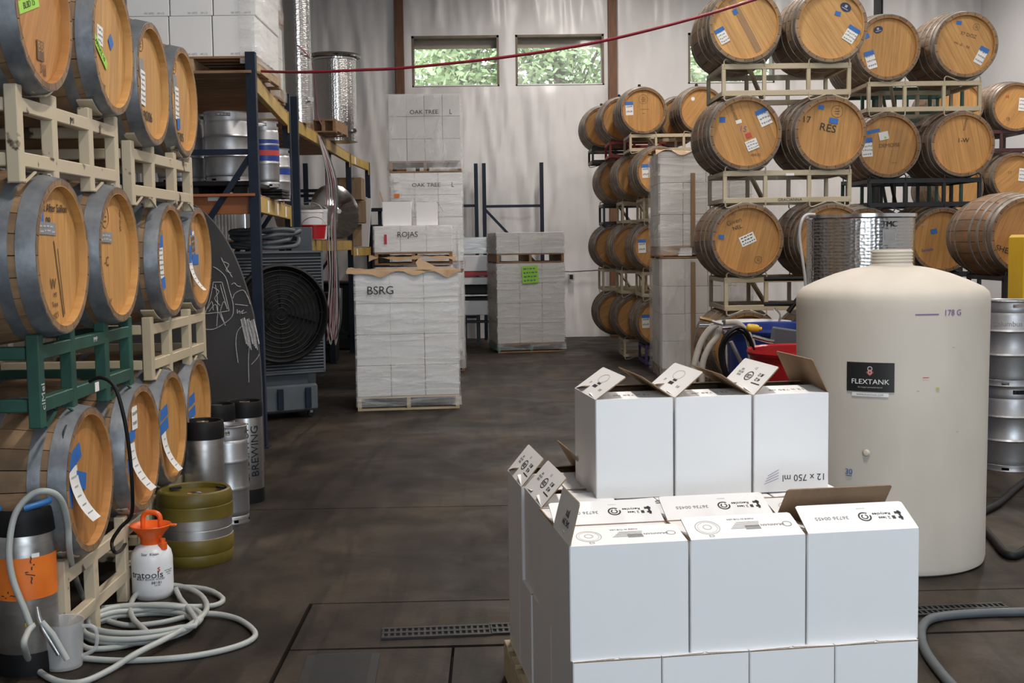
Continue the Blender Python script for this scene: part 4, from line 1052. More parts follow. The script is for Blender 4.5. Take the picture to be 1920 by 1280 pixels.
# ------------------------------------------------------------------ dimpled steel tank behind it
c = P(1613, 402, 8.15); TZ = c.z; SR = .348
t = thing('steel_tank', 'dimpled stainless tank lettered TMC behind the white tank', 'tank', (c.x, 8.15, 0), 0)
MB().lathe([(0, .32), (SR, .34), (SR, TZ-.02)], 56).build('shell', M['dimple'], t, smooth=40)
MB().lathe([(SR+.001, TZ-.03), (SR+.012, TZ-.022), (SR+.012, TZ), (SR-.004, TZ), (SR-.004, TZ-.3)], 56).build('rim', M['chrome'], t, smooth=40)
for i in range(3):
    a = 2*PI*i/3+.4; MB().tube([(SR*.85*math.sin(a), SR*.85*math.cos(a), .36), (SR*.92*math.sin(a), SR*.92*math.cos(a), 0)], .02, 10).build('leg', M['steel'], t)
vb = -math.atan2(c.x, 8.15)
def sang(px): return math.asin((px-1613)/99.0*.99)+vb
def sz_(py): return P(1613, py, 8.15-SR*.95).z
cyl_text(t, 'TMC', .05, SR+.003, sang(1665), sz_(421), M['ink'], 1.1); lp = cyl_patch(t, 'data_plate', SR, sang(1665), sz_(445), .10, .10, M['steel'], .003); cyl_patch(lp, 'plate_print', SR, sang(1665), sz_(443), .075, .05, M['greyink'], .0045)
b_ = MB(); hp = [P(1528, 402, 7.8), P(1512, 403, 7.78), P(1503, 415, 7.75), P(1499, 440, 7.75), P(1503, 475, 7.75), P(1510, 530, 7.76), P(1512, 600, 7.76), F(1516, 950, .01), F(1560, 955, .01)]
tag(b_.tube(smoothpath(hp), .009, 8).build('thin_tube', M['cable_white'], smooth=50), 'thin grey tube hooked over the rim of the dimpled tank', 'tube')
# ------------------------------------------------------------------ kegs
def sankey(label, c, r, h, m=None, group=None, text_=None, stripes=(), scribble=False):
    t = thing('beer_keg', label, 'keg', c, 0, group); m = m or M['kegsteel']
    def sk(a, z, q):
        z = z/h
        for hc in (PI*.0, PI*.5, PI, PI*1.5):
            d = abs((a-hc+PI) % (2*PI)-PI)
            if d < .30 and .915 < z < .965: return True
        return False
    c0 = .085*h
    MB().lathe([(r*.5, c0*.9), (r*.88, c0*.9), (r*.96, c0*1.1), (r*.985, c0*1.6), (r*.985, h*.34), (r*1.0, h*.35), (r*1.02, h*.365), (r*1.0, h*.38), (r*.985, h*.39), (r*.985, h*.62), (r*1.0, h*.63), (r*1.02, h*.645), (r*1.0, h*.66), (r*.985, h*.67), (r*.985, h*.82), (r*.95, h*.86), (r*.8, h*.89), (r*.4, h*.905), (0, h*.905)], 40).build('body', m, t, smooth=40)
    b_ = MB(); b_.lathe([(r*.93, h*.84), (r*.965, h*.87), (r*.965, h*.915), (r*.965, h*.94), (r*.965, h*.965), (r*.965, h*.985), (r*.985, h*.997), (r*.96, h), (r*.93, h*.99), (r*.93, h*.965), (r*.93, h*.94), (r*.93, h*.915), (r*.93, h*.87)], 40, skip=sk)
    b_.build('top_chime', m, t, smooth=40)
    def sk2(a, z, q):
        d = abs((a % (PI/3))-PI/6); return d < .16 and .02*h < z < .05*h
    MB().lathe([(r*.90, h*.09), (r*.955, h*.075), (r*.955, h*.05), (r*.955, h*.02), (r*.97, .004), (r*.955, 0), (r*.92, .004), (r*.92, h*.02), (r*.92, h*.05), (r*.92, h*.08)], 48, skip=sk2).build('bottom_chime', m, t, smooth=40)
    MB().lathe([(r*.20, h*.9), (r*.20, h*.935), (r*.14, h*.935), (r*.12, h*.925), (0, h*.925)], 20).build('valve', M['chrome'], t, smooth=30)
    for (z0_, z1_, mm) in stripes: cyl_patch(t, 'stripe', r*.985, 0, h*(z0_+z1_)/2, r*2*PI*.98, h*(z1_-z0_), mm, .002, 40)
    if text_: cyl_text(t, text_[0], text_[1], r*.99, text_[2], h*text_[3], text_[4], 1.0, text_[5])
    return t
def corny(label, c, r, h, topm=None, group=None, handles=None, band=None, text_=None, lid=True, m=None):
    t = thing('soda_keg', label, 'keg', c, 0, group); topm = topm or M['rubber']
    MB().lathe([(0, .03), (r*.9, .03), (r, .05), (r, h*.86), (r*.97, h*.885), (r*.8, h*.915), (r*.45, h*.925), (0, h*.925)], 40).build('body', m or M['steel'], t, smooth=40)
    MB().lathe([(r*.9, .09), (r*1.02, .09), (r*1.03, .03), (r*1.0, 0), (r*.8, 0)], 40).build('rubber_base', M['rubber'], t, smooth=40)
    def sk(a, z, q): return False
    MB().lathe([(r*.985, h*.84), (r*1.035, h*.845), (r*1.045, h*.92), (r*1.03, h*.985), (r*.99, h), (r*.9, h*.995), (r*.88, h*.93)], 40).build('top_collar', M['rubber'], t, smooth=40)
    for a in ((0, PI) if handles else ()):
        b_ = MB(); pts = []
        for k in range(13):
            aa = a+PI/2+(k/12-.5)*2.3; pts.append((r*.96*math.sin(aa), -r*.96*math.cos(aa), h*1.01+.012*math.sin(PI*k/12)))
        b_.tube(pts, .013, 8).build('handle', handles, t, smooth=50)
    MB().lathe([(r*.5, h*.92), (r*.5, h*.945), (r*.42, h*.955), (0, h*.955)], 24).build('lid', M['chrome'], t, smooth=30)
    MB().tube([(-r*.3, 0, h*.955), (-r*.3, 0, h*.985), (r*.3, 0, h*.985), (r*.3, 0, h*.955)], .005, 6).build('lid_bail', M['chrome'], t)
    for sx_ in (-1, 1): MB().lathe([(.012, h*.90), (.012, h*.965), (.008, h*.975), (0, h*.975)], 10, (sx_*r*.68, 0, 0)).build('post', M['chrome'], t, smooth=30)
    if band: cyl_patch(t, 'band', r, 0, band[0], r*2*PI*.99, band[1], band[2], .0015, 44)
    return t
# big orange-banded keg bottom left
c = Vector((P(48, 1100, 4.78).x, 4.78, 0))
t = corny('steel soda keg with an orange band and blue handles at the lower left', c, .118, .655, handles=M['sky_plastic'], band=(.385, .165, M['orangetape']))
b_ = cyl_patch(t, 'paper_label', .118, .72, .475, .03, .016, M['paper'])
cyl_text(t, '~/\'-.~', .05, .1195, .55, .42, M['ink'], 1, PI/2)
cyl_text(t, '-.\'~-', .04, .1195, -.1, .325, M['ink'], 1.3, 0)
# olive keg with steel band
q = F(352, 1066); r = .198; h = .385
t = thing('olive_keg', 'olive green keg with a bare steel belt by the sprayer', 'keg', (q.x, q.y+r*.97, 0))
MB().lathe([(r*.85, .004), (r*.93, 0), (r*.96, .012), (r*.985, .05), (r*.97, .06), (r*1.0, .075), (r*1.0, h*.36), (r*.99, h*.37)], 48).build('lower_shell', M['olive'], t, smooth=35)
MB().lathe([(r*.99, h*.365), (r*.965, h*.37), (r*.965, h*.48), (r*.955, h*.485), (r*.955, h*.50), (r*.965, h*.505), (r*.965, h*.63), (r*.99, h*.635)], 48).build('steel_belt', M['steel'], t, smooth=30)
MB().lathe([(r*.97, h*.63), (r*1.0, h*.635), (r*1.0, h*.80), (r*.985, h*.81), (r*1.0, h*.825), (r*.99, h*.93), (r*.95, h*.985), (r*.90, h), (r*.85, h*.985), (r*.84, h*.92), (r*.5, h*.90), (0, h*.90)], 48).build('upper_shell', M['olive'], t, smooth=35)
MB().lathe([(.04, h*.9), (.04, h*.93), (.028, h*.94), (0, h*.94)], 16).build('valve', M['chrome'], t, smooth=30)
for s_ in (-1, 1): MB().box((s_*r*.62, r*.45, h*.955), (.06, .02, .012), Matrix.Rotation(s_*-.6, 3, 'Z')).build('slot_shade', M['dark'], t)  # solid near-black blocks painted as the shade of handle slots
GKG = 'small kegs standing beside the left barrels'
corny('slim steel keg with a black rubber collar behind the olive keg', (P(384, 900, 7.05).x, 7.05, 0), .114, .66, group=GKG)
t = sankey('slim bare steel keg with handle slots between black topped kegs', (P(430, 900, 7.32).x, 7.32, 0), .117, .59, group=GKG)
t = corny('lettered soda keg with black collar and base next to the blue upright', (P(462, 850, 7.93).x, 7.93, 0), .108, .66, group=GKG)
cyl_text(t, 'CAUSATUM', .075, .109, .15, .33, M['ink'], 1.0, PI/2); cyl_text(t, 'BREWING', .075, .109, .75, .34, M['navy'], 1.0, PI/2)
corny('black collared soda keg half hidden behind the slim kegs', (P(410, 850, 7.75).x, 7.75, 0), .108, .665, group=GKG)
# right side kegs, one on the other
c = Vector((P(1893, 800, 8.62).x, 8.62, 0)); GK2 = 'large steel kegs behind the white tank'
t = sankey('large steel keg on the floor at the right edge', c, .203, .60, group=GK2)
t = sankey('large steel keg stacked on another at the right edge, marker scrawl near top', c+Vector((-.01, 0, .602)), .203, .60, group=GK2)
cyl_text(t, 'Columbus', .05, .2, -.5, .44, M['greyink'], 1.0)
# hook-topped yellow machine at the right edge
c = P(1912, 560, 9.0)
t = thing('yellow_lift', 'yellow machine housing with a steel hook at the right edge', 'machine', (c.x+.085, 9.0, 0))
MB().box((0, 0, .85), (.24, .3, 1.62), ch=.02).build('housing', M['brightyellow'], t); MB().box((.04, -.156, 1.38), (.16, .02, .28), ch=.005).build('panel', M['blackpaint'], t); MB().box((.01, -.17, 1.42), (.05, .01, .05), Matrix.Rotation(.8, 3, 'Y')).build('warning_diamond', M['brightyellow'], t)
MB().lathe([(.05, 1.66), (.05, 1.71), (.03, 1.71), (0, 1.71)], 16).build('cap', M['rubber'], t, smooth=30)
MB().tube([(.0+.03*math.sin(a*.55), 0, 1.74+.03*math.cos(a*.55)) for a in range(9)], .008, 8).build('hook', M['chrome'], t, smooth=50); MB().box((0, 0, .02), (.4, .5, .04)).build('base', M['blackpaint'], t)

# ------------------------------------------------------------------ sprayer, pitcher, hoses
q = F(277, 1128); r = .096
t = thing('pump_sprayer', 'white pump sprayer bottle with an orange funnel top', 'sprayer', (q.x, q.y+r, 0))
MB().lathe([(0, 0), (r*.85, 0), (r*.95, .01), (r, .03), (r, .16), (r*1.0, .19), (r*.93, .22), (r*.75, .245), (r*.5, .258), (r*.46, .27)], 44).build('bottle', M['whiteplastic'], t, smooth=40)
MB().lathe([(r*.52, .245), (r*.52, .285), (r*.56, .29), (r*.7, .31), (r*.95, .335), (r*1.0, .345), (r*.98, .348), (r*.85, .34), (r*.5, .315), (.02, .31), (0, .31)], 40).build('funnel', M['orangeplastic'], t, smooth=40)
for a in (-1, 1): MB().box((a*r*1.12, 0, .343), (r*.3, .025, .008), ch=.002).build('lug', M['orangeplastic'], t)
pts = [(-.035, 0, .31), (-.036, 0, .36), (-.034, 0, .385), (-.02, 0, .402), (0, 0, .405), (.025, 0, .402), (.042, 0, .388), (.046, 0, .36), (.044, 0, .31)]
MB().tube(smoothpath(pts, 5), .012, 10).build('pump_handle', M['orangeplastic'], t, smooth=50)
MB().lathe([(.02, .235), (.02, .265), (.013, .268), (.013, .285), (0, .285)], 14, (.062, -.03, 0)).build('valve_cap', M['orangeplastic'], t, smooth=30)
va = -math.atan2(q.x, q.y)
cyl_text(t, 'tratools', .044, r, va-.32, .125, M['ink'], 1.15); cyl_text(t, 'BUILT ROCK SOLID', .013, r, va-.12, .105, M['ink'], 1.2); cyl_text(t, '88181', .018, r, va+.18, .088, M['ink'], 1.1); cyl_text(t, '128 OZ', .009, r, va+.2, .076, M['ink'])
cyl_text(t, 'Star  Kleen\n        2c\n        12c', .018, r*.93, va-.1, .205, M['ink']); cyl_text(t, '$', .03, r, va+.3, .15, M['redink'])
cyl_text(t, 'warning text\nread first\nrinse', .01, r, va+.85, .13, M['greyink'])
q = F(108, 1262); r = .082
t = thing('measuring_pitcher', 'cloudy plastic measuring pitcher holding the hose end', 'pitcher', (q.x, q.y+r*.9, 0))
MB().lathe([(0, .004), (r*.85, .004), (r*.87, .012), (r, .185), (r*1.04, .19), (r*.97, .188), (r*.84, .014), (0, .010)], 36).build('jug', M['pitcher'], t, smooth=40)
MB().tube(smoothpath([(r*.95, 0, .165), (r*1.5, 0, .16), (r*1.65, 0, .12), (r*1.5, 0, .07), (r*.9, 0, .045)], 5), .008, 8).build('handle', M['pitcher'], t, smooth=50)
qx = q
t = thing('hose_valve', 'steel hose valve dipped into the cloudy pitcher', 'valve', P(74, 1180, 4.62))
MB().tube([(-.005, 0, .09), (.0, 0, .05), (.015, 0, 0), (.07, 0, -.10)], [.006, .010, .012, .009], 8).build('lever', M['steel'], t, smooth=50)
MB().tube([(.01, 0, .03), (.05, 0, -.02), (.10, 0, -.12)], .012, 8).build('spout', M['hosegrey'], t, smooth=50); MB().box((-.035, 0, .02), (.03, .02, .012)).build('fitting', M['yellowplastic'], t)
def FZ(px, py, z=.014): return F(px, py, z)
HR_ = .0125
Yh = 4.66
pa = [P(60, 1178, 4.60), P(45, 1140, 4.60), P(24, 1085, 4.60), P(17, 1030, 4.60), P(28, 965, 4.62), P(58, 928, 4.64), P(90, 921, 4.66), P(115, 938, 4.72), P(127, 985, 4.80), P(132, 1045, 4.90), FZ(150, 1105, .10), FZ(178, 1150, .02), FZ(232, 1171), FZ(300, 1167), FZ(380, 1150, .02), FZ(440, 1158), FZ(476, 1182), FZ(470, 1200), FZ(420, 1218), FZ(340, 1232), FZ(230, 1238), FZ(150, 1233)]
tag(MB().tube(smoothpath(pa, 8), HR_, 10).build('wash_hose', M['hosegrey'], smooth=60), 'grey wash hose arching over the orange-banded keg', 'hose')
pb = [P(62, 1172, 4.60), P(52, 1185, 4.56), P(45, 1210, 4.5), FZ(60, 1245, .03), FZ(100, 1274), FZ(150, 1279), FZ(205, 1256), FZ(255, 1225, .04), FZ(320, 1192, .045), FZ(375, 1158, .05), FZ(388, 1135, .05), FZ(372, 1112, .05), FZ(335, 1098, .04), FZ(290, 1099, .03), FZ(258, 1112, .03), FZ(245, 1135, .035), FZ(250, 1160, .045), FZ(275, 1185, .04), FZ(272, 1198, .03), FZ(225, 1212, .014), FZ(170, 1216), FZ(148, 1205)]
tag(MB().tube(smoothpath(pb, 8), HR_, 10).build('wash_hose', M['hosegrey'], smooth=60), 'grey wash hose looping from the valve across the floor', 'hose')
cf = F(265, 1183)
pts = []
for k in range(4*16+10):
    a = 2*PI*k/16+2.4; rr = 1.0+.10*math.sin(k*.37)+.035*(k/16)
    pts.append((F(268, 1180).x+.215*rr*math.cos(a), F(268, 1180).y+.20*rr*math.sin(a)+.03*math.sin(k*.21), .014+.010*(k//16)))
pts += [FZ(330, 1105, .03), FZ(385, 1104, .02), FZ(418, 1122), FZ(400, 1135), FZ(340, 1137, .05), FZ(260, 1134, .055), FZ(190, 1140, .05)]
tag(MB().tube(smoothpath(pts, 3), HR_, 10).build('coiled_hose', M['hosegrey'], smooth=60), 'loose coil of grey hose on the floor before the sprayer', 'hose')
# black cable drooping from the green rack
pc = [P(168, 715, 4.95), P(190, 708, 4.92), P(215, 725, 4.9), P(232, 780, 4.9), P(243, 850, 4.92), P(248, 920, 4.95), P(246, 965, 5.0), P(225, 990, 5.0), P(210, 1015, 5.0), P(215, 1035, 5.02), FZ(228, 1030, .3), FZ(240, 1010, .25)]
tag(MB().tube(smoothpath(pc, 8), .008, 8).build('black_cable', M['rubber'], smooth=60), 'black cable drooping from the green rack in front of the barrels', 'cable')
# hoses on the floor at the right
pd = [FZ(1800, 1300, .02), FZ(1762, 1258, .02), FZ(1733, 1215, .02), FZ(1728, 1180, .02), FZ(1745, 1160, .02), FZ(1790, 1152, .02), FZ(1860, 1148, .02), FZ(1960, 1146, .02)]
tag(MB().tube(smoothpath(pd, 8), .0195, 12).build('floor_hose', M['hosedark'], smooth=60), 'grey hose curving past the front right corner of the pallet', 'hose')
pe = [FZ(1960, 1000, .02), FZ(1900, 1042, .02), FZ(1862, 1010, .02), FZ(1838, 980, .02), FZ(1840, 962, .02), FZ(1870, 945, .02), FZ(1905, 915, .02), FZ(1960, 870, .02)]
tag(MB().tube(smoothpath(pe, 8), .022, 12).build('floor_hose', M['rubber'], smooth=60), 'black hose bending on the floor behind the white tank', 'hose')
# red air hose strung across the hall
ph = [P(375, 138, 10.6), P(420, 134, 10.5), P(470, 131, 10.4), P(500, 134, 10.3), P(580, 135, 10.0), P(680, 131, 9.9), P(760, 127, 9.8), P(940, 108, 9.6), P(1100, 83, 9.4), P(1250, 48, 9.2), P(1400, 4, 9.05), P(1560, -55, 9.0), P(1800, -170, 8.9)]
tag(MB().tube(smoothpath(ph, 6), .0115, 8).build('air_hose', M['hosered'], smooth=60), 'red air hose strung high across the hall', 'hose')

# ------------------------------------------------------------------ wrapped pallet loads
def wrapped(label_key, corner, rz, z0, nx_, ny_, nl, cw, cd, ch_, film, pm=None, sm=None, psz=None, skirt=True, filmlabel=None, pal=True, card=None, loose=0.0):
    """corner = front-left bottom corner of the pallet on the floor plane; rz rotates the load"""
    W, D = nx_*cw, ny_*cd; ca, sa = math.cos(rz), math.sin(rz)
    def at(x, y, z): return (corner[0]+x*ca-y*sa, corner[1]+x*sa+y*ca, z)
    if pal: pallet('pallet under the wrapped load '+label_key, (corner[0], corner[1], z0), rz, W, D, pm or M['pine'], sm, group='wooden pallets'); zb = z0+.14
    else: zb = z0
    me = CASES.get((cw, cd, ch_, (card or M['grey_card']).name))
    if me is None: me = MB().box((0, 0, ch_/2), (cw-.003, cd-.003, ch_-.003), ch=.004).mesh('case', card or M['grey_card']); CASES[(cw, cd, ch_, (card or M['grey_card']).name)] = me
    rd = random.Random(nx_*100+nl)
    for k in range(nl):
        off = 0
        for i in range(nx_):
            for j in range(ny_):
                if 0 < i < nx_-1 and 0 < j: continue
                o = ob('wine_case', me, None, at((i+.5)*cw+rd.uniform(-.002, .002), (j+.5)*cd, zb+k*ch_+.0015), (0, 0, rz))
                cn = {3: ('left', 'middle', 'right'), 4: ('far left', 'centre left', 'centre right', 'far right')}[nx_][i]
                ln = 'only' if nl == 1 else ('bottom', 'second', 'third', 'fourth')[k] if k < nl-1 else 'top'
                if j == 0: tag(o, '%s front case, %s layer, load %s' % (cn, ln, label_key), 'box', 'wrapped cases '+label_key)
                else: tag(o, '%s flank case, row %s, %s layer, load %s' % ('left' if i == 0 else 'right', ('', 'two', 'three', 'four')[j], ln, label_key), 'box', 'wrapped cases '+label_key)
    # film shell
    Hh = nl*ch_+(.10 if pal and skirt else 0); zb2 = zb-(.10 if pal and skirt else 0)
    b_ = MB(); vs = []; fs = []; n1 = 22; g_ = .012+loose
    per = []
    for i in range(n1): per.append((-g_+(W+2*g_)*i/n1, -g_))
    for i in range(n1): per.append((W+g_, -g_+(D+2*g_)*i/n1))
    for i in range(n1): per.append((W+g_-(W+2*g_)*i/n1, D+g_))
    for i in range(n1): per.append((-g_, D+g_-(D+2*g_)*i/n1))
    rows_ = max(6, int(Hh/.07)); npz = len(per)
    for r_i in range(rows_+1):
        z = Hh*r_i/rows_
        for q_, (x, y) in enumerate(per):
            f_ = .010*noise.noise((x*3+7*nl, z*8, y*3))+.006*noise.noise((x*9, z*20, y*9+3))
            nx2, ny2 = (0, -1) if q_ < n1 else (1, 0) if q_ < 2*n1 else (0, 1) if q_ < 3*n1 else (-1, 0)
            if zb2+z < zb: f_ += .01
            vs.append((x+nx2*f_, y+ny2*f_, z))
    for r_i in range(rows_):
        for q_ in range(npz): fs.append((r_i*npz+q_, r_i*npz+(q_+1) % npz, (r_i+1)*npz+(q_+1) % npz, (r_i+1)*npz+q_))
    b_.add(vs, fs)
    o = b_.build('stretch_wrap', film, None, (corner[0], corner[1], zb2), (0, 0, rz), smooth=80)
    tag(o, filmlabel or 'clear stretch film wound round the load '+label_key, 'film')
    at.film = o
    return at, zb, zb+nl*ch_
CASES = {}
def wallnote(at, s_, size, x, z, m=None, sx=1.0, off=-.02):
    return text(at.film, s_, size, (x, off, z-at.film.location.z), (1, 0, 0), (0, 0, 1), m or M['ink'], sx, name='marker_lettering')
# marked load BSRG
a = F(671, 771); rz = R_(6.0)
at, zb, ztop = wrapped('marked BSRG in the aisle', (a.x, a.y), rz, 0, 3, 4, 4, .34, .29, .31, M['film'], M['palewood'], filmlabel='shiny stretch film on the nearest load marked BSRG', card=M['white_card'])
wallnote(at, 'BSRG', .115, .25, zb+.31*3+.13, M['ink'], 1.0, -.034)
def paper_sheet(label, at, z, W, D, rz, seed, over=.05, fold_=True, loc0=None):
    b_ = MB(); vs = []; fs = []; n = 26
    for j in range(n+1):
        for i in range(n+1):
            x = -over*1.6+(W+2.2*over)*i/n; y = -over+(D+2*over)*j/n
            z_ = .02+.018*noise.noise((x*5+seed, y*5, 1.0))+.01*noise.noise((x*13+seed, y*13, 2.0))
            if y < 0.0: z_ -= .055*min(1, -y/over)*max(.1, .55+1.3*noise.noise((x*6+seed, 7.0, 0)))
            if x < 0: z_ += .01
            vs.append((x, max(y, -.035-.02*noise.noise((x*9, seed, 3.0))), z_))
    for j in range(n):
        for i in range(n): fs.append((j*(n+1)+i, j*(n+1)+i+1, (j+1)*(n+1)+i+1, (j+1)*(n+1)+i))
    b_.add(vs, fs)
    if fold_:
        p0 = [(W*.62, .05, .03), (W*.86, .02, .035), (W*.80, .10, .05), (W*.64, .22, .14), (W*.60, .14, .10)]
        b_.add(p0, [(0, 1, 2), (0, 2, 3), (0, 3, 4)])
    o = b_.build('kraft_sheet', M['kraftpaper'], None, at(0, 0, z), (0, 0, rz), smooth=60)
    return tag(o, label, 'paper')
paper_sheet('crumpled kraft paper sheet over the BSRG load', at, ztop-.005, 1.02, 1.16, rz, 3)
# stack behind it: low load, pallet with one layer marked ROJAS, two cartons
a2 = P(702, 470, 14.0); rz2 = R_(2)
at2, zb2_, zt2 = wrapped('below the ROJAS layer', (a2.x, 14.0), rz2, 0, 3, 3, 4, .295, .33, .315, M['filmhazy'], M['brownwood'])
at3, zb3, zt3 = wrapped('labelled ROJAS behind the BSRG load', (a2.x, 14.0), rz2, zt2+.025, 3, 3, 1, .295, .33, .30, M['film'], M['brownwood'], skirt=False, card=M['white_card'])
paper_sheet('brown paper sheet hanging under the ROJAS cases', at3, zt2+.10, .9, 1.0, rz2, 9, .04, False)
wallnote(at3, 'ROJAS', .085, .38, zb3+.2, M['ink'], 1.0, -.042)
MB().box((0, 0, 0), (.03, .004, .11)).build('red_label', M['redplastic'], at3.film, (.13, -.03, .15))
for i, (x, w_, d_, h_, s_) in enumerate(((.26, .33, .28, .28, 'white carton on top of the ROJAS cases, left of two'), (.60, .24, .28, .27, 'open white carton on top of the ROJAS cases, right of two'))):
    t = thing('carton', s_, 'box', at3(x, .25, zt3+.004), rz2, 'cartons on the ROJAS cases')
    if (w_, d_, h_) not in BODY: BODY[(w_, d_, h_)] = carton_body(w_, d_, h_)
    ob('body', BODY[(w_, d_, h_)], t)
    for (L, hx, hy, r_, ln) in ((w_, 0, -d_/2, 0, 90), (w_, 0, d_/2, PI, 90), (d_, -w_/2, 0, -PI/2, -15 if i == 0 else 88), (d_, w_/2, 0, PI/2, -150 if i else 88)):
        o = ob('flap', flap_mesh(L-.004, .12), t, (hx, hy, h_)); o.rotation_euler = (Matrix.Rotation(r_, 3, 'Z') @ Matrix.Rotation(-R_(ln), 3, 'X')).to_euler()
# tallest stack: three loads
a4 = P(731, 300, 15.9); rz4 = R_(1)
at4, zz, zt = wrapped('at the base of the tallest stack', (a4.x, 15.9), rz4, 0, 3, 3, 4, .305, .33, .285, M['filmhazy'], M['brownwood'])
at5, zz5, zt5 = wrapped('in the middle of the tallest stack', (a4.x, 15.9), rz4, zt+.01, 3, 3, 4, .305, .33, .285, M['film'], M['brownwood'], card=M['white_card'])
at6, zz6, zt6 = wrapped('on top of the tallest stack', (a4.x-.01, 15.9), rz4, zt5+.005, 4, 3, 3, .23, .33, .285, M['filmhazy'], M['brownwood'], filmlabel='loose plastic sheet draped over the top load of the tallest stack', loose=.01)
for (A_, z_) in ((at6, zz6+.62), (at5, zz5+.98)): wallnote(A_, 'OAK TREE', .072, .46, z_, M['ink'], 1.1, -.05); wallnote(A_, 'L', .09, .80, z_, M['ink'], .8, -.05)
for k in range(3): MB().box((0, 0, 0), (.07, .003, .06 if k < 2 else .05)).build('label', M['paper'] if k < 2 else M['orangetape'], at5.film, (.08, -.036, zz5+1.05-.1*k-at5.film.location.z))
# trailing film by the tall stack
b_ = MB(); pts0 = [P(861, 430, 15.8), P(866, 560, 15.75), P(864, 620, 15.7), P(868, 660, 15.6), F(873, 688, .004)]; pts1 = [P(855, 430, 15.8), P(858, 560, 15.75), P(856, 620, 15.7), P(858, 665, 15.6), F(856, 688, .004)]
A0 = smoothpath(pts0, 5); A1 = smoothpath(pts1, 5); vs = []; fs = []
for i, (p_, q_) in enumerate(zip(A0, A1)): vs += [p_, (p_+q_)/2+Vector((0, -.03*math.sin(i), 0)), q_]
for i in range(len(A0)-1): fs += [(3*i, 3*i+1, 3*i+4, 3*i+3), (3*i+1, 3*i+2, 3*i+5, 3*i+4)]
tag(b_.add(vs, fs).build('film_tail', M['filmhazy'], smooth=60), 'loose tail of film trailing to the floor beside the tallest stack', 'film')
# right-hand load with the green note
a7 = F(934, 662); rz7 = R_(8)
at7, zz7, zt7 = wrapped('with the green note', (a7.x, a7.y), rz7, 0, 3, 3, 4, .343, .34, .302, M['film'], M['brownwood'], M['palletgreen'])
at8, zz8, zt8 = wrapped('on top of the green note load', (a7.x, a7.y), rz7, zt7+.005, 3, 3, 1, .343, .34, .32, M['film'], M['brownwood'], skirt=False)
t = tag(MB().box((0, 0, 0), (.25, .003, .26)).build('green_note', M['greentape'], None, at7(.50, -.035, zt7-.17), (0, R_(-3), rz7)), 'bright green paper note on the wrapped load by the wall', 'note')
lines(t, 4, .25, .26, M['palletgreen'], -.003)
# murky wrapped stack in front of the middle barrels
a9 = F(1242, 714); rz9 = R_(-1)
at9, zz9, zt9 = wrapped('standing in murky film by the middle barrels', (a9.x, a9.y), rz9, 0, 4, 3, 4, .27, .34, .325, M['filmmurky'], M['brownwood'], loose=.02)
at10, zz10, zt10 = wrapped('in upper murky film by the middle barrels', (a9.x-.02, a9.y), rz9, zt9+.005, 4, 3, 3, .27, .34, .37, M['film'], M['brownwood'], loose=.01)
for (z_, h_, x_) in ((0.16, zt9-.2, .36), (zz10, .85, .36)):
    o = MB().box((0, 0, h_/2), (.05, .03, h_)).build('cardboard_edge', M['kraft'], None, at9(x_, -.05, z_), (0, 0, rz9)); tag(o, 'brown cardboard corner strip upright on the %s murky load' % ('lower' if z_ < 1 else 'upper'), 'corner strip')
paper_sheet('torn brown paper on the upper murky load', at10, zt10-.01, .9, .9, rz9, 5, .03, True)
# ------------------------------------------------------------------ pallet racking on the left
GU = 'navy uprights of the pallet racking'
def upright_frame(label, x, y, h, dep=1.05, m=None, braces=None):
    t = thing('rack_upright_frame', label, 'rack frame', (x, y, 0), 0, GU); m = m or M['navy']
    for dx in (0, -dep):
        b_ = MB(); b_.box((dx, 0, h/2), (.075, .012, h)).box((dx-.034, .035, h/2), (.012, .07, h)).box((dx+.034, .035, h/2), (.012, .07, h)); b_.build('upright', m, t)
        MB().box((dx, .035, .006), (.12, .12, .012)).build('foot_plate', m, t)
    for (z0_, z1_) in (braces or ((.25, .25), (.95, .25), (.95, 2.38), (2.42, 2.42))):
        MB().bar((-.03, .035, z1_), (-dep+.03, .035, z0_), .03, .045).build('brace', m, t)
    return t
Ua = F(491, 840)
X1, YU = Ua.x, Ua.y
ZLO, ZHI = 2.06, 3.04
upright_frame('nearest navy rack upright frame rising beside the kegs', X1, YU, P(455, 97, YU).z)
Y2u = 13.1; X2 = P(541, 400, Y2u).x
upright_frame('navy rack upright frame at the far end of the keg bay', X2, Y2u, 3.25)
Y3u = 13.75; X3 = P(556, 400, Y3u).x
upright_frame('navy rack upright frame starting the second bay', X3, Y3u, 3.3)
Y4u = 17.2; X4 = P(617, 400, Y4u).x
upright_frame('navy rack upright frame behind the hanging cables', X4, Y4u, 3.05)
Y5u = 18.9; X5 = P(655, 400, Y5u).x
upright_frame('navy rack upright frame near the cardboard boxes', X5, Y5u, 3.05)
Y6u = 21.0; X6 = P(690, 380, Y6u).x
upright_frame('last navy rack upright frame against the back wall', X6, Y6u, 3.05)
GB = 'shelf beams of the pallet racking'
def beam(label, a, b_, h_, m, stickers=0):
    t = thing('rack_beam', label, 'rack beam', a, math.atan2(b_[1]-a[1], b_[0]-a[0])-PI/2, GB)
    L = math.hypot(b_[0]-a[0], b_[1]-a[1])
    MB().box((0, L/2, 0), (.05, L, h_), ch=.004).build('beam', m, t)
    for y in (.03, L-.03): MB().box((.028, y, -.03), (.012, .06, h_+.09)).build('end_bracket', m, t)
    for k in range(stickers): MB().box((.0265, L*(.25+.28*k), 0), (.002, .12, h_*.8)).build('sticker', M['paper'], t)
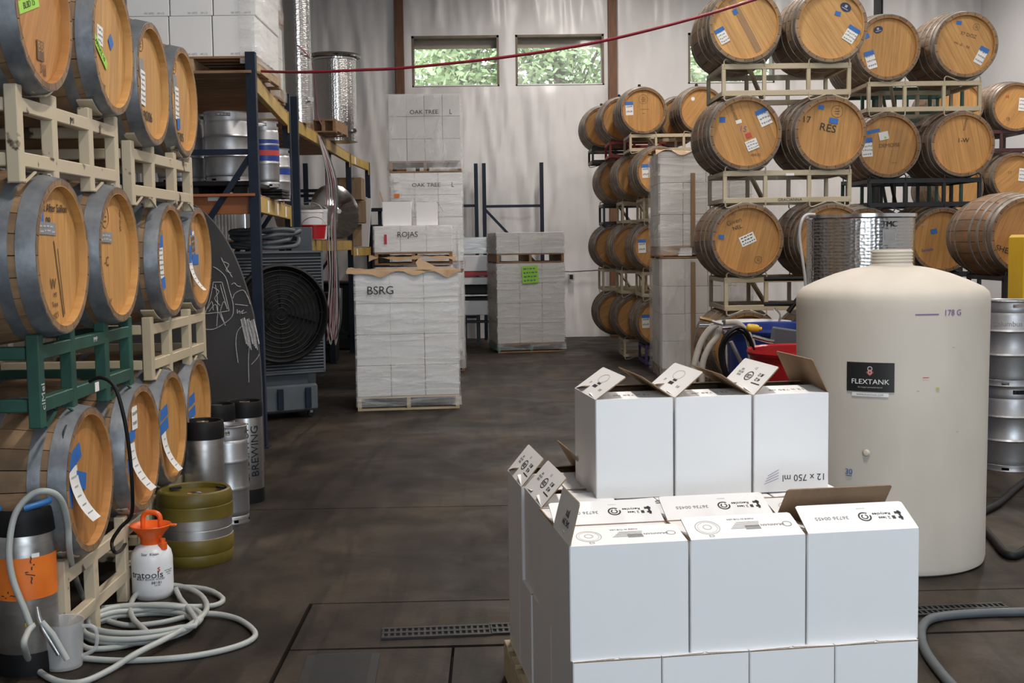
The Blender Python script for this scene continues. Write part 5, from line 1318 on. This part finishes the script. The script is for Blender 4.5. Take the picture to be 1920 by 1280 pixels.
for (za, nm) in ((ZLO, 'lower'), (ZHI, 'upper')):
    beam('yellow %s front beam of the keg bay' % nm, (X1, YU+.06, za-.06), (X2, Y2u-.01, za-.06), .13, M['yellow'], 3 if za == ZLO else 0)
    beam('orange %s rear beam of the keg bay' % nm, (X1-1.05, YU+.06, za-.06), (X2-1.05, Y2u-.01, za-.06), .13, M['orange'])
    beam('yellow %s front beam of the second bay' % nm, (X3, Y3u+.06, za-.06-(.0 if za == ZHI else .35)), (X5, Y5u-.01, za-.06-(0 if za == ZHI else .35)), .13, M['yellow'])
    beam('yellow %s front beam of the last bay' % nm, (X5, Y5u+.08, za-.06-(.0 if za == ZHI else .45)), (X6, Y6u-.01, za-.06-(0 if za == ZHI else .45)), .13, M['yellow'], 1)
    t = thing('shelf_deck', 'plank deck on the %s level of the keg bay' % nm, 'shelf', (0, 0, za), 0, 'rack shelf decks')
    for k in range(9):
        y = YU+.12+k*.33; x = X1+(X2-X1)*(y-YU)/(Y2u-YU)
        MB().box((x-.54, y, .012), (1.12, .30, .022), ch=.002).build('plank', M['orange'] if (za == ZLO and k == 0) else M['brownwood'], t)
    t = thing('shelf_deck', 'plank deck on the %s level of the second bay' % nm, 'shelf', (0, 0, za-(0 if za == ZHI else .35)), 0, 'rack shelf decks')
    for k in range(16):
        y = Y3u+.15+k*.33; x = X3+(X5-X3)*(y-Y3u)/(Y5u-Y3u) if y < Y5u else X5+(X6-X5)*(y-Y5u)/(Y6u-Y5u)
        if y > Y5u+.1 and za == ZLO: break
        MB().box((x-.54, y, .012), (1.12, .30, .022), ch=.002).build('plank', M['brownwood'], t)
# orange cross beam at the near end
MBx = thing('rack_beam', 'orange cross beam at the near end of the lower shelf', 'rack beam', (X1-.52, YU+.10, ZLO-.06), 0, GB); MB().box((0, 0, 0), (.95, .05, .16), ch=.004).build('beam', M['orange'], MBx); MB().box((.2, -.027, .05), (.14, .002, .04)).build('sticker', M['paper'], MBx)
# top shelf: wrapped pallet of white cases
GT = 'white cases on the top shelf'
pt = pallet('brown block pallet on the top shelf under the white cases', (X1-1.05, YU+.16, ZHI+.024), 0, 1.08, 1.1, M['brownwood'], M['pine'])
zb = ZHI+.024+.14
me = MB().box((0, 0, .165), (.343, .27, .327), ch=.004).mesh('case', M['white_card'])
for k in range(3):
    for i in range(3):
        for j in range(4):
            if j > 0 and i < 2: continue
            o = ob('wine_case', me, None, (X1-1.04+(i+.5)*.352+(.0 if k % 2 == 0 else .012), YU+.19+(j+.5)*.273, zb+k*.33), (0, 0, 0))
            if j == 0:
                tag(o, '%s white case of the %s layer on the top shelf pallet front' % (('left', 'middle', 'right')[i], ('bottom', 'second', 'third')[k]), 'box', GT)
                text(o, 'W-1072   .W-12', .024, (.05, -.136, .022), (1, 0, 0), (0, 0, 1), M['greyink'])
            else: tag(o, 'right flank white case, row %s, %s layer, top shelf pallet' % (('', 'two', 'three', 'four')[j], ('bottom', 'second', 'third')[k]), 'box', GT)
b_ = MB(); vs = []; fs = []
x0, y0 = X1-1.055, YU+.175
n1 = 3; per = [(1.085-.14+.14*i/n1, 0) for i in range(n1)]+[(1.085, 1.12*i/n1) for i in range(n1+1)]
for r_ in range(14):
    z = -.06+1.06*r_/13
    for q_, (x, y) in enumerate(per):
        f_ = .008*noise.noise((x*4, z*8, y*4)); vs.append((x+(f_ if q_ >= n1 else 0)+(.012 if q_ >= n1 else 0), y-(.012+f_ if q_ < n1 else 0), z))
m_ = len(per)
for r_ in range(13):
    for q_ in range(m_-1): fs.append((r_*m_+q_, r_*m_+q_+1, (r_+1)*m_+q_+1, (r_+1)*m_+q_))
tag(b_.add(vs, fs).build('stretch_wrap', M['film'], None, (x0, y0, zb), smooth=80), 'stretch film over the white cases on the top shelf', 'film')
# second pallet load deeper on the top shelf, with a pallet on top of it
yq = YU+1.42; xq = X1-.06-.10
pallet('brown pallet deeper on the top shelf, sagging film above', (xq-1.0, yq, ZHI+.024), 0, 1.02, 1.1, M['brownwood'])
def loose_load(label, x, y, z, W, D, H_, film, caseh, cat='film'):
    me_ = MB().box((0, 0, caseh/2), (W/3-.004, D/3-.004, caseh-.003), ch=.004).mesh('case', M['grey_card'])
    k = 0
    while (k+1)*caseh <= H_+.01:
        for i in range(3):
            for j in range(3):
                if i < 2 and j > 0: continue
                tag(ob('wine_case', me_, None, (x+(i+.5)*W/3, y+(j+.5)*D/3, z+k*caseh)), '%s pale case, row %s, %s layer, %s' % (('left', 'middle', 'right')[i], ('one', 'two', 'three')[j], ('bottom', 'second', 'third')[k], label), 'box', 'cases of the '+label)
        k += 1
    b2 = MB(); vs = []; fs = []; n = 14; per = [(W*i/n, 0) for i in range(n)]+[(W, D*i/n) for i in range(n+1)]
    for r_ in range(12):
        zz_ = -.12+(H_+.13)*r_/11
        for q_, (px_, py_) in enumerate(per):
            f_ = .02*noise.noise((px_*5+x, zz_*5, py_*5))+.015+(.02 if zz_ < 0 else 0); vs.append((px_+(f_ if q_ >= n else 0), py_-(f_ if q_ < n else 0), zz_))
    m2 = len(per)
    for r_ in range(11):
        for q_ in range(m2-1): fs.append((r_*m2+q_, r_*m2+q_+1, (r_+1)*m2+q_+1, (r_+1)*m2+q_))
    tag(b2.add(vs, fs).build('stretch_wrap', film, None, (x, y, z), smooth=80), 'clear film round the '+label, 'film')
loose_load('deeper top shelf load', xq-.99, yq+.02, ZHI+.165, 1.0, 1.05, .60, M['filmhazy'], .30)
pallet('brown pallet high on the deeper top shelf load', (xq-1.02, yq-.02, ZHI+.165+.62), 0, 1.04, 1.1, M['brownwood'])
loose_load('uppermost shelf load under the roof', xq-1.0, yq+.0, ZHI+.165+.765, 1.0, 1.05, .9, M['filmhazy'], .30)
# small wooden crate lid on the top shelf
q = P(607, 250, 15.6)
pallet('short wooden pallet lying on the top beam by the steel tank', (q.x-.15, 15.5, ZHI+.024), R_(-4), .32, .8, M['brownwood'], H_=.16)
# steel tanks standing on the top shelf
def shelf_tank(label, px, Y, r_, h_, lid):
    x = P(px, 200, Y).x; t = thing('steel_tank', label, 'tank', (x, Y, ZHI+.024))
    MB().lathe([(0, .0), (r_, .0), (r_, h_)], 48).build('shell', M['dimple'], t, smooth=40)
    MB().lathe([(r_+.002, h_-.04), (r_+.012, h_-.035), (r_+.012, h_-.01), (r_+.002, h_)], 48).build('rim', M['chrome'], t, smooth=30)
    if lid: MB().lathe([(r_*1.2, h_+.0), (r_*1.27, h_+.02), (r_*1.2, h_+.045), (r_*.5, h_+.06), (0, h_+.065)], 48).build('lid', M['chrome'], t, smooth=40)
    MB().lathe([(.03, 0), (.03, .05), (0, .05)], 12, (0, 0, 0)).build('valve', M['chrome'], t, (r_*.85, -r_*.55, h_*.12), (R_(90), 0, R_(40)))
    return t
shelf_tank('tall dimpled steel tank on the top shelf cut by the frame top', 561, 14.4, .155, 2.2, False)
shelf_tank('lidded dimpled steel tank standing on the far top shelf', 629, 17.0, .29, 1.13, True)
MB_t = smoothpath([P(558, 85, 14.1), P(578, 105, 14.3), P(588, 130, 14.6), P(592, 180, 14.9), P(595, 215, 15.2), P(604, 235, 15.3)], 6)
tag(MB().tube(MB_t, .008, 6).build('thin_tube', M['cable_pink'], smooth=50), 'thin reddish tube hanging between the two shelf tanks', 'tube')
# lower shelf: kegs
GS = 'kegs on the lower rack shelf'
c = Vector((P(432, 300, YU+.55).x, YU+.50, ZLO+.024))
t = thing('plastic_pallet', 'black plastic pallet under the shelf kegs', 'pallet', (X1-.55, YU+.75, ZLO+.024))
MB().box((0, 0, .09), (1.0, 1.2, .04), ch=.006).build('deck', M['rubber'], t)
for x in (-.4, 0, .4):
    for y in (-.5, 0, .5): MB().box((x, y, .035), (.12, .12, .07), ch=.005).build('foot', M['rubber'], t)
zk = ZLO+.024+.112
sankey('large steel keg on the rack shelf behind the navy upright', (c.x, c.y, zk), .205, .59, group=GS)
sankey('large steel keg deeper on the rack shelf at left', (c.x-.43, c.y+.1, zk), .205, .59, group=GS)
sankey('slim shelf keg with blue and red stripes', (P(500, 300, YU+1.15).x, YU+1.1, zk-.02), .122, .59, group=GS, stripes=((.56, .72, M['blueplastic']), (.48, .56, M['redink']), (.40, .48, M['blueplastic'])))
sankey('steel keg with a blue label deep on the rack shelf', (P(524, 320, YU+2.0).x, YU+1.9, ZLO+.026), .12, .50, group=GS, stripes=((.5, .62, M['blueplastic']),))
# wall of the shelf: dark stand and pale roll under the deck
for k in range(3):
    t = thing('plastic_crate', 'dark folded crate lying under the striped keg, %s' % ('lowest', 'middle', 'upper')[k], 'crate', (P(507, 355, YU+1.3).x, YU+1.25, ZLO+.026+.028*k)); MB().box((0, 0, .012), (.3, .4, .022), ch=.004).build('shell', M['rubber'] if k % 2 else M['coolerdark'], t); MB().box((.12, -.205, .012), (.05, .012, .012)).build('grip', M['rubber'], t)
# second bay shelf goods
zs2 = ZLO-.35+.024
def bucket(label, px, Y, z, r_, h_, m, mm=None, lidded=True):
    t = thing('bucket', label, 'bucket', (P(px, 400, Y).x, Y, z))
    MB().lathe([(0, 0), (r_*.85, 0), (r_, h_*.9), (r_*1.06, h_*.92), (r_*1.06, h_), (r_*.98, h_), (r_*.83, .02), (0, .02)], 32).build('shell', m, t, smooth=40)
    MB().tube([(r_*math.cos(PI*k/8), 0, h_*.95+r_*.7*math.sin(PI*k/8)) for k in range(9)], .005, 6).build('bail', M['steel'], t)
    return t
bucket('white bucket with a wire bail on the second bay shelf', 580, 14.6, zs2, .16, .34, M['whiteplastic'])
bucket('tall white cup-like bucket beside the cables', 600, 15.0, zs2, .09, .36, M['whiteplastic'])
bucket('dark red pot on the second bay shelf', 588, 14.2, zs2, .14, .16, M['redplastic'])
t = thing('steel_disc', 'big polished steel dish leaning on the second bay shelf', 'dish', (P(632, 380, 16.4).x-.03, 16.4, zs2))
MB().lathe([(0, .10), (.14, .09), (.28, .04), (.36, 0), (.37, .005), (.28, .05), (0, .115)], 48).build('dish', M['chrome'], t, (0, 0, .37), (R_(78), 0, R_(38)), smooth=50); MB().lathe([(.03, 0), (.03, .03), (0, .03)], 16).build('boss', M['steel'], t, (.06, -.09, .37), (R_(90), 0, R_(20)))
t = thing('steel_disc', 'dim steel bowl behind the white buckets', 'dish', (P(582, 360, 15.5).x-.1, 15.5, zs2)); MB().lathe([(0, 0), (.2, .05), (.32, .2), (.38, .42), (.39, .42), (.33, .18), (.2, .02)], 40).build('bowl', M['steel'], t, smooth=40)
for k, (px, py, w_, h_, Y) in enumerate(((668, 365, .42, .52, 19.4), (672, 400, .44, .55, 19.5), (660, 430, .40, .5, 19.6))):
    q = P(px, py, Y)
    t = thing('brown_carton', 'brown carton stacked %s at the far end of the racking' % ('topmost', 'second', 'third')[k], 'box', (q.x-.15, Y+.1, ZLO-.45+.03+(2-k)*.36 if k < 3 else 0)); MB().box((0, 0, .175), (.5, .5, .345), Matrix.Rotation(.15*k, 3, 'Z'), ch=.006).build('body', M['kraft'], t); MB().box((0, -.26, .34), (.3, .02, .012), Matrix.Rotation(.15*k, 3, 'Z')).build('flap', M['kraft'], t)
q = P(678, 400, 20.3); t = thing('pale_board', 'pale board leaning at the far end of the racking', 'board', (q.x, 20.3, ZLO-.45)); MB().box((0, 0, .42), (.28, .03, .8), Matrix.Rotation(.08, 3, 'Y'), ch=.005).build('panel', M['plainwall'], t); MB().box((0, -.02, .82), (.2, .02, .02)).build('edge', M['plainwall'], t)
# hanging cables
for k, (dx, m, r_) in enumerate(((0, 'cable_white', .010), (4, 'cable_white', .008), (8, 'cable_pink', .010), (12, 'cable_white', .012), (-3, 'cable_pink', .007), (15, 'hosedark', .011))):
    x = 616+dx; pts = [Vector((X3+(X5-X3)*(15.5-Y3u)/(Y5u-Y3u)+.035, 15.4+.05*k, ZHI-.02)), P(x, 340, 15.5), P(x+2*math.sin(k), 430, 15.5), P(x+3, 520, 15.48), P(x-3+2*k, 600, 15.45), P(x+4-k, 640+6*math.cos(k*2), 15.4), P(x+8, 600, 15.45), P(x+9, 540, 15.5)]
    tag(MB().tube(smoothpath(pts, 5), r_, 6).build('hanging_cable', M[m], smooth=60), ('pale', 'thin pale', 'pinkish', 'thick pale', 'thin pinkish', 'dark')[k]+' cable hanging from the top beam by the cooler', 'cable', 'hanging cables')
# dark bins below the second bay
for k, (px, w_, h_) in enumerate(((640, .55, .95), (668, .6, 1.05))):
    Y = (17.6, 19.7)[k]; t = thing('black_bin', 'black bin in the shade below the %s bay' % ('second', 'last')[k], 'bin', (P(px, 560, Y).x-.35, Y, 0)); MB().box((0, 0, h_/2), (w_, .5, h_), ch=.03).build('body', M['rubber'], t); MB().box((0, 0, h_+.02), (w_+.04, .54, .04), ch=.01).build('lid', M['coolerdark'], t)
# ------------------------------------------------------------------ evaporative cooler
q = F(586, 786); yaw = R_(30); 
t = thing('evaporative_cooler', 'large grey evaporative cooler with a round black fan opening', 'cooler', (q.x-.29, q.y-.05, 0), yaw)
Wc, Dc = .92, .6
MB().box((0, Dc/2, .20), (Wc*.86, Dc*.9, .26), ch=.02).build('water_tank', M['coolergrey'], t)
for i in range(3):
    MB().box((-.28+.28*i, .0, .20), (.06, .02, .2), ch=.004).build('tank_rib', M['navy'], t)
MB().box((0, Dc/2, .09), (Wc*.80, Dc*.8, .06)).build('skid', M['rubber'], t)
MB().box((0, Dc/2, .38), (Wc*.7, Dc*.7, .12), ch=.01).build('neck', M['coolergrey'], t)
MB().box((0, Dc/2, 1.02), (Wc, Dc, 1.18), ch=.02).build('housing', M['coolerdark'], t)
b_ = MB()
for i in range(38):
    z = .47+i*.029
    hw = math.sqrt(max(0, .45**2-(z-1.02)**2))
    for s_ in (-1, 1):
        if hw < .43: b_.box((s_*(hw+.445)/2, -.008, z), (.445-hw, .014, .012))
b_.build('louvre', M['coolergrey'], t)['kind'] = 'stuff'
for s_ in (-1, 1): MB().box((s_*.45, -.006, 1.02), (.02, .02, 1.16)).build('frame_bar', M['coolergrey'], t)
for z in (.45, 1.6): MB().box((0, -.006, z), (.92, .02, .02)).build('frame_bar', M['coolergrey'], t)
MB().lathe([(.47, -.03), (.47, -.10), (.45, -.11), (.43, -.09), (.40, .05)], 56, axis='Y').build('fan_ring', M['rubber'], t, (0, 0, 1.02), smooth=40)
MB().lathe([(0, .04), (.42, .04)], 40, axis='Y').build('fan_cavity', M['dark'], t, (0, -.05, 1.02))
for i in range(9):
    MB().lathe([(.05+.044*i, -.008), (.056+.044*i, -.012), (.062+.044*i, -.008)], 40, axis='Y').build('guard_ring', M['rubber'], t, (0, -.08, 1.02), smooth=50)
for i in range(6):
    a = PI*i/6; MB().bar((.43*math.cos(a), -.085, 1.02+.43*math.sin(a)), (-.43*math.cos(a), -.085, 1.02-.43*math.sin(a)), .006, .006).build('guard_spoke', M['rubber'], t)
for i in range(5):
    a = 2*PI*i/5; b2 = MB(); b2.add([(.06*math.cos(a), -.03, .06*math.sin(a)), (.38*math.cos(a-.25), -.05, .38*math.sin(a-.25)), (.38*math.cos(a+.35), -.015, .38*math.sin(a+.35))], [(0, 1, 2)]); b2.build('fan_blade', M['rubber'], t, (0, 0, 1.02))
for (x, y) in ((-.33, .08), (.33, .08), (-.33, .52), (.33, .52)):
    c_ = ob('caster', None, t, (x, y, 0)); MB().lathe([(0, -.015), (.03, -.015), (.035, 0), (.03, .015), (0, .015)], 18, axis='Y').build('wheel', M['rubber'], c_, (0, 0, .035), smooth=40); MB().box((0, 0, .06), (.03, .05, .03)).build('fork', M['steel'], c_)
# hose bundle and bits on the cooler
pts = []
ct = Vector((q.x-.45, q.y+.25, 1.63))
for k in range(60):
    a = 2*PI*k/15; pts.append(ct+Vector(((.30+.04*math.sin(k))*math.cos(a), .2*math.sin(a), .03+.045*(k//15)+.02*math.sin(k*.9))))
tag(MB().tube(smoothpath(pts, 3), .022, 8).build('hose_bundle', M['hosedark'], smooth=60), 'dark hose coiled on top of the cooler', 'hose')
t = thing('grey_board', 'grey panel standing behind the cooler hose', 'board', (P(566, 460, 12.9).x, 12.9, 0)); MB().box((0, 0, .93), (.22, .03, 1.84), ch=.006).build('panel', M['coolergrey'], t); MB().box((0, .02, .1), (.1, .03, .2)).build('bracket', M['coolerdark'], t)
t = thing('black_tarp', 'black sheeted machine under the lower shelf', 'machine', (X1-.80, YU+.72, 0)); MB().box((0, 0, .85), (.60, .95, 1.7), ch=.12).build('cover', M['rubber'], t); MB().box((0, -.05, .06), (.5, .8, .12)).build('base', M['coolerdark'], t)

# ------------------------------------------------------------------ oval chalkboard panel
YC = 9.35
cl = P(338, 800, YC); Wd = P(491, 760, YC).x-cl.x; Ht = P(345, 372, YC).z
t = thing('chalkboard_panel', 'tall round-topped black panel with white chalk scribbles', 'chalkboard', (cl.x, YC, 0))
out = [(-Wd, 0), (Wd, 0)]
z1 = P(480, 720, YC).z
for k in range(25):
    a = PI*k/24; out.append((Wd*math.cos(a), z1+(Ht-z1)*math.sin(a)))
b_ = MB(); b_.prism(out, 0, .05); b_.build('panel', M['chalkboard'], t, fix=True)
def cp(x, y):
    q_ = P(360+x*.2657, 480+y*.2657, YC); return Vector((q_.x-cl.x, -.003, q_.z))
def stroke(pts, w_=.006):
    p_ = smoothpath([cp(*p) for p in pts], 4) if len(pts) > 2 else [cp(*p) for p in pts]
    MB().tube(p_, w_/2, 4).build('chalk_stroke', M['chalk'], t)
for s_ in (((150, 185), (210, 183)), ((212, 185), (240, 290), (262, 385)), ((150, 187), (130, 290), (95, 400)), ((90, 408), (180, 398), (262, 386)), ((185, 390), (178, 440), (175, 495)), ((200, 390), (235, 490)), ((190, 395), (225, 470)),
           ((60, 512), (150, 516), (235, 470), (285, 420), (290, 340), (265, 245), (235, 145), (180, 92), (150, 76)), ((288, 300), (305, 262), (360, 240), (392, 285), (412, 340)), ((305, 340), (350, 345), (395, 350)), ((350, 495), (318, 540), (310, 630), (326, 752)), ((405, 640), (398, 740), (402, 890)), ((205, 10), (240, 80), (285, 150)), ((225, 40), (260, 60), (240, 100), (275, 120)),
           ((150, 220), (190, 250), (160, 300), (200, 350)), ((165, 200), (178, 290), (182, 385)), ((200, 200), (215, 260), (250, 370)), ((110, 370), (140, 320), (150, 380)), ((120, 390), (165, 340), (180, 390)), ((250, 375), (225, 320), (200, 385)), ((280, 200), (300, 190), (320, 210), (345, 215)), ((320, 375), (320, 405), (335, 385), (340, 408)), ((345, 395), (365, 380), (350, 405), (385, 395)), ((420, 765), (460, 720), (475, 690))): stroke(s_)
for i in range(9):
    x = 345+i*11; stroke(((x, 445-8*(i % 3)+i*2), (x+18, 520), (x+40, 620+14*(i % 4))), .008 if i % 2 else .012)

# ------------------------------------------------------------------ things by the back wall
Ym = 19.6
def blk(t_, x0, x1, y0, y1, Y, m, nm, dep=.5):
    a = P(x0, y1, Y); b2 = P(x1, y0, Y); MB().box(((a.x+b2.x)/2-t_.location.x, Y+dep/2-t_.location.y, (a.z+b2.z)/2), (b2.x-a.x, dep, b2.z-a.z), ch=.008).build(nm, m, t_)
t = thing('destemmer', 'white and stainless winery machine with a red stripe by the wall', 'machine', (P(897, 600, Ym).x, Ym, 0))
blk(t, 862, 938, 444, 476, Ym, M['steel'], 'hopper'); blk(t, 860, 940, 478, 509, Ym-.05, M['whiteplastic'], 'upper_panel'); blk(t, 860, 940, 509, 518, Ym-.06, M['redplastic'], 'red_stripe'); blk(t, 858, 942, 519, 534, Ym-.05, M['whiteplastic'], 'mid_panel')
blk(t, 862, 938, 534, 551, Ym+.1, M['coolerdark'], 'gap_shade_upper'); blk(t, 858, 940, 551, 556, Ym-.03, M['steel'], 'roller'); blk(t, 860, 940, 556, 564, Ym+.1, M['coolerdark'], 'gap_shade_lower'); blk(t, 858, 942, 563, 591, Ym-.05, M['whiteplastic'], 'lower_panel')  # dark blocks stand in for the shade of the open gap between panels
for px in (872, 896, 924):
    a = P(px, 600, Ym); MB().box((a.x-t.location.x, .2, .25), (.05, .05, .5)).build('leg', M['blackpaint'], t)
blk(t, 862, 930, 600, 606, Ym+.1, M['blackpaint'], 'cross_bar', .1)
GF = 'navy rack frames leaning on the back wall'
def leanframe(label, x0, x1, ytop, brace):
    Yl = 21.1; a = P(x0, ytop, Yl); b2 = P(x1, ytop, Yl)
    t_ = thing('rack_upright_frame', label, 'rack frame', (a.x, Yl, 0), 0, GF)
    for dx in (0, b2.x-a.x): MB().box((dx, 0, a.z/2), (.065, .07, a.z), ch=.004).build('upright', M['navy'], t_)
    W_ = b2.x-a.x; zz = P(x0, 387, Yl).z
    for (z0_, z1_) in ((zz, zz), (zz-.04, zz-1.1), (zz-1.15, zz-1.15), (.4, .4)): MB().bar((0, 0, z0_), (W_, 0, z1_), .03, .045).build('brace', M['navy'], t_)
leanframe('navy rack frame on the back wall, right one with a diagonal brace', 907, 1015, 306, True)
leanframe('navy rack frame on the back wall, left one mostly hidden', 783, 892, 308, True)
t = thing('pallet_bundle', 'dark beam piece against the wall left of the tallest stack', 'beam', (P(712, 395, 21).x, 21, 0)); MB().box((0, 0, 1.0), (.3, .1, 2.0), ch=.01).build('board', M['coolerdark'], t); MB().box((0, -.06, 2.25), (.5, .06, .06)).build('bar', M['navy'], t); MB().box((0, 0, 2.1), (.06, .06, .3)).build('stub', M['navy'], t)

# ------------------------------------------------------------------ hose cart, bins and tubs at mid right
def tub(label, px, py, Y, r_, h_, m, lidm=None, name='tub'):
    c_ = P(px, py, Y); z0_ = max(0, c_.z-h_)
    t_ = thing(name, label, 'tub', (c_.x, Y, 0)); h2 = c_.z
    MB().lathe([(0, .0), (r_*.78, .0), (r_*.93, h2*.9), (r_*.95, h2*.955), (r_*1.0, h2*.96), (r_*1.02, h2*.98), (r_*1.0, h2), (r_*.955, h2*.99), (r_*.92, h2*.9), (r_*.76, .03), (0, .03)], 48).build('shell', m, t_, smooth=40)
    return t_
tub('red round plastic tub between the cases and the white tank', 1512, 652, 7.6, .36, .6, M['redplastic'])
t = tub('blue round plastic tub behind the red one', 1470, 610, 8.9, .46, .7, M['blueplastic'])
c = P(1412, 603, 9.75); t = thing('white_basin', 'white oval basin resting behind the blue tub', 'basin', (c.x, 9.75, c.z-.14))
MB().lathe([(0, 0), (.22, .0), (.27, .12), (.30, .13), (.30, .145), (.26, .145), (.21, .02), (0, .02)], 40).build('basin', M['whiteplastic'], t, smooth=40); MB().lathe([(.2, -.4), (.2, 0), (0, 0)], 20).build('stand', M['blackpaint'], t); MB().lathe([(.22, -.95), (.22, -.4), (0, -.4)], 20).build('drum', M['blackpaint'], t)
MB().tube(smoothpath([(.20, -.05, .13), (.2, -.05, .19), (.17, -.06, .23), (.16, -.06, .25)], 4), .012, 8).build('tap', M['chrome'], t, smooth=50)
# tubular hose cart
Yc = 8.1
t = thing('hose_cart', 'tubular steel hose cart handle hung with hoses', 'cart', (P(1370, 640, Yc).x, Yc, 0))
o_ = t.location.copy()
def lc(px, py, Y=Yc): return P(px, py, Y)-Vector((o_.x, o_.y, 0))
MB().tube(smoothpath([lc(1342, 616), lc(1362, 614), lc(1382, 614), lc(1396, 624), lc(1404, 645), lc(1408, 690), lc(1412, 740), lc(1414, 900)], 5), .017, 10).build('handle_tube', M['chrome'], t, smooth=50)
MB().tube(smoothpath([lc(1311, 609, 8.4), lc(1330, 609, 8.4), lc(1345, 608, 8.4), lc(1356, 620, 8.4), lc(1362, 650, 8.4), lc(1366, 850, 8.4)], 5), .017, 10).build('handle_tube', M['chrome'], t, smooth=50)
MB().box(lc(1362, 606, 8.2), (.05, .06, .05), ch=.006).build('clamp', M['coolergrey'], t); MB().box((.1, .2, .09), (.5, .7, .05)).build('platform', M['steel'], t)
for sx_ in (-.12, .32): MB().lathe([(0, -.025), (.07, -.025), (.075, 0), (.07, .025), (0, .025)], 20, axis='Y').build('wheel', M['rubber'], t, (sx_, -.1, .075), smooth=40)
MB().tube([lc(1370, 640), lc(1395, 690), lc(1420, 740)], .014, 8).build('diagonal_tube', M['steel'], t)
wand = thing('spray_wand', 'brass and steel spray wand lying across the hose cart', 'wand', P(1340, 602, 8.0)); w0 = wand.location
MB().tube([P(1312, 596, 8.0)-w0, P(1322, 598, 8.0)-w0, P(1335, 602, 8.0)-w0], [.010, .014, .012], 10).build('brass_tip', mat('brass', (0.35, 0.22, 0.10), None, .35, .9), wand, smooth=40); MB().tube([P(1335, 602, 8.0)-w0, P(1355, 608, 8.0)-w0], .011, 10).build('barrel', M['steel'], wand, smooth=40)
for k, (pts, m, r_, lab) in enumerate((
    (((1345, 608), (1330, 618), (1315, 640), (1305, 670), (1300, 700), (1298, 760)), 'hosebeige', .021, 'beige hose hanging down the left of the hose cart'),
    (((1350, 606), (1345, 630), (1330, 650), (1318, 680), (1316, 720), (1322, 760)), 'hosebeige', .021, 'second beige hose hanging beside the cart'),
    (((1360, 604), (1380, 604), (1398, 618), (1410, 640), (1414, 660)), 'hosebeige', .018, 'short beige hose bent over the cart handle'))):
    tag(MB().tube(smoothpath([P(x, y, 8.02+.05*k) for x, y in pts], 6), r_, 10).build('hanging_hose', M[m], smooth=60), lab, 'hose')
pts = []
for k in range(90):
    a = 2*PI*k/18; pts.append(P(1383+(34+4*math.sin(k*.7)-k*.06)*math.cos(a)+.05*k, 672+(55+6*math.sin(k*.5))*math.sin(a), 7.75+.0016*k))
tag(MB().tube(smoothpath(pts, 2), .010, 6).build('cable_coil', M['rubber'], smooth=60), 'black power cable coiled on the hose cart', 'cable')
t = thing('yellow_plug', 'yellow power plug at the end of the black cable', 'plug', P(1412, 615, 7.8)); MB().tube([(-.04, 0, .005), (-.03, 0, .004), (.02, 0, -.002), (.035, 0, -.004)], [.02, .026, .026, .02], 12).build('body', M['yellowplastic'], t, smooth=40); MB().tube([(.03, 0, -.004), (.055, 0, -.006)], .012, 8).build('pin', M['brightyellow'], t)
t = thing('transfer_pump', 'small steel pump head with a grey box by the red tub', 'pump', P(1445, 633, 8.0)); MB().tube([(-.12, 0, .01), (-.02, 0, -.02), (.02, 0, -.025)], .016, 10).build('pipe', M['chrome'], t, smooth=40); MB().box((.11, .05, -.01), (.18, .1, .13), Matrix.Rotation(.15, 3, 'Y'), ch=.008).build('motor_box', M['coolergrey'], t); MB().tube([(.11, .05, -.1), (.11, .05, -.8)], .02, 8).build('leg', M['steel'], t)
# black padded bars
t = thing('padded_bars', 'pair of black foam padded bars beside the lowest beige rack', 'bars', P(1470, 570, 9.9))
for py in (523, 570):
    a = P(1433, py, 9.9)-t.location; b2 = P(1530, py-1, 9.9)-t.location; MB().tube([a, b2], .018, 12).build('padded_bar', M['rubber'], t, smooth=40)
a = P(1478, 585, 9.9)-t.location; b2 = P(1496, 560, 9.9)-t.location; MB().tube([a, b2], .02, 8).build('handle', M['rubber'], t, smooth=40)
MB().tube([P(1530, 520, 9.9)-t.location, P(1530, 830, 9.9)-t.location], .02, 8).build('stand_post', M['blackpaint'], t)
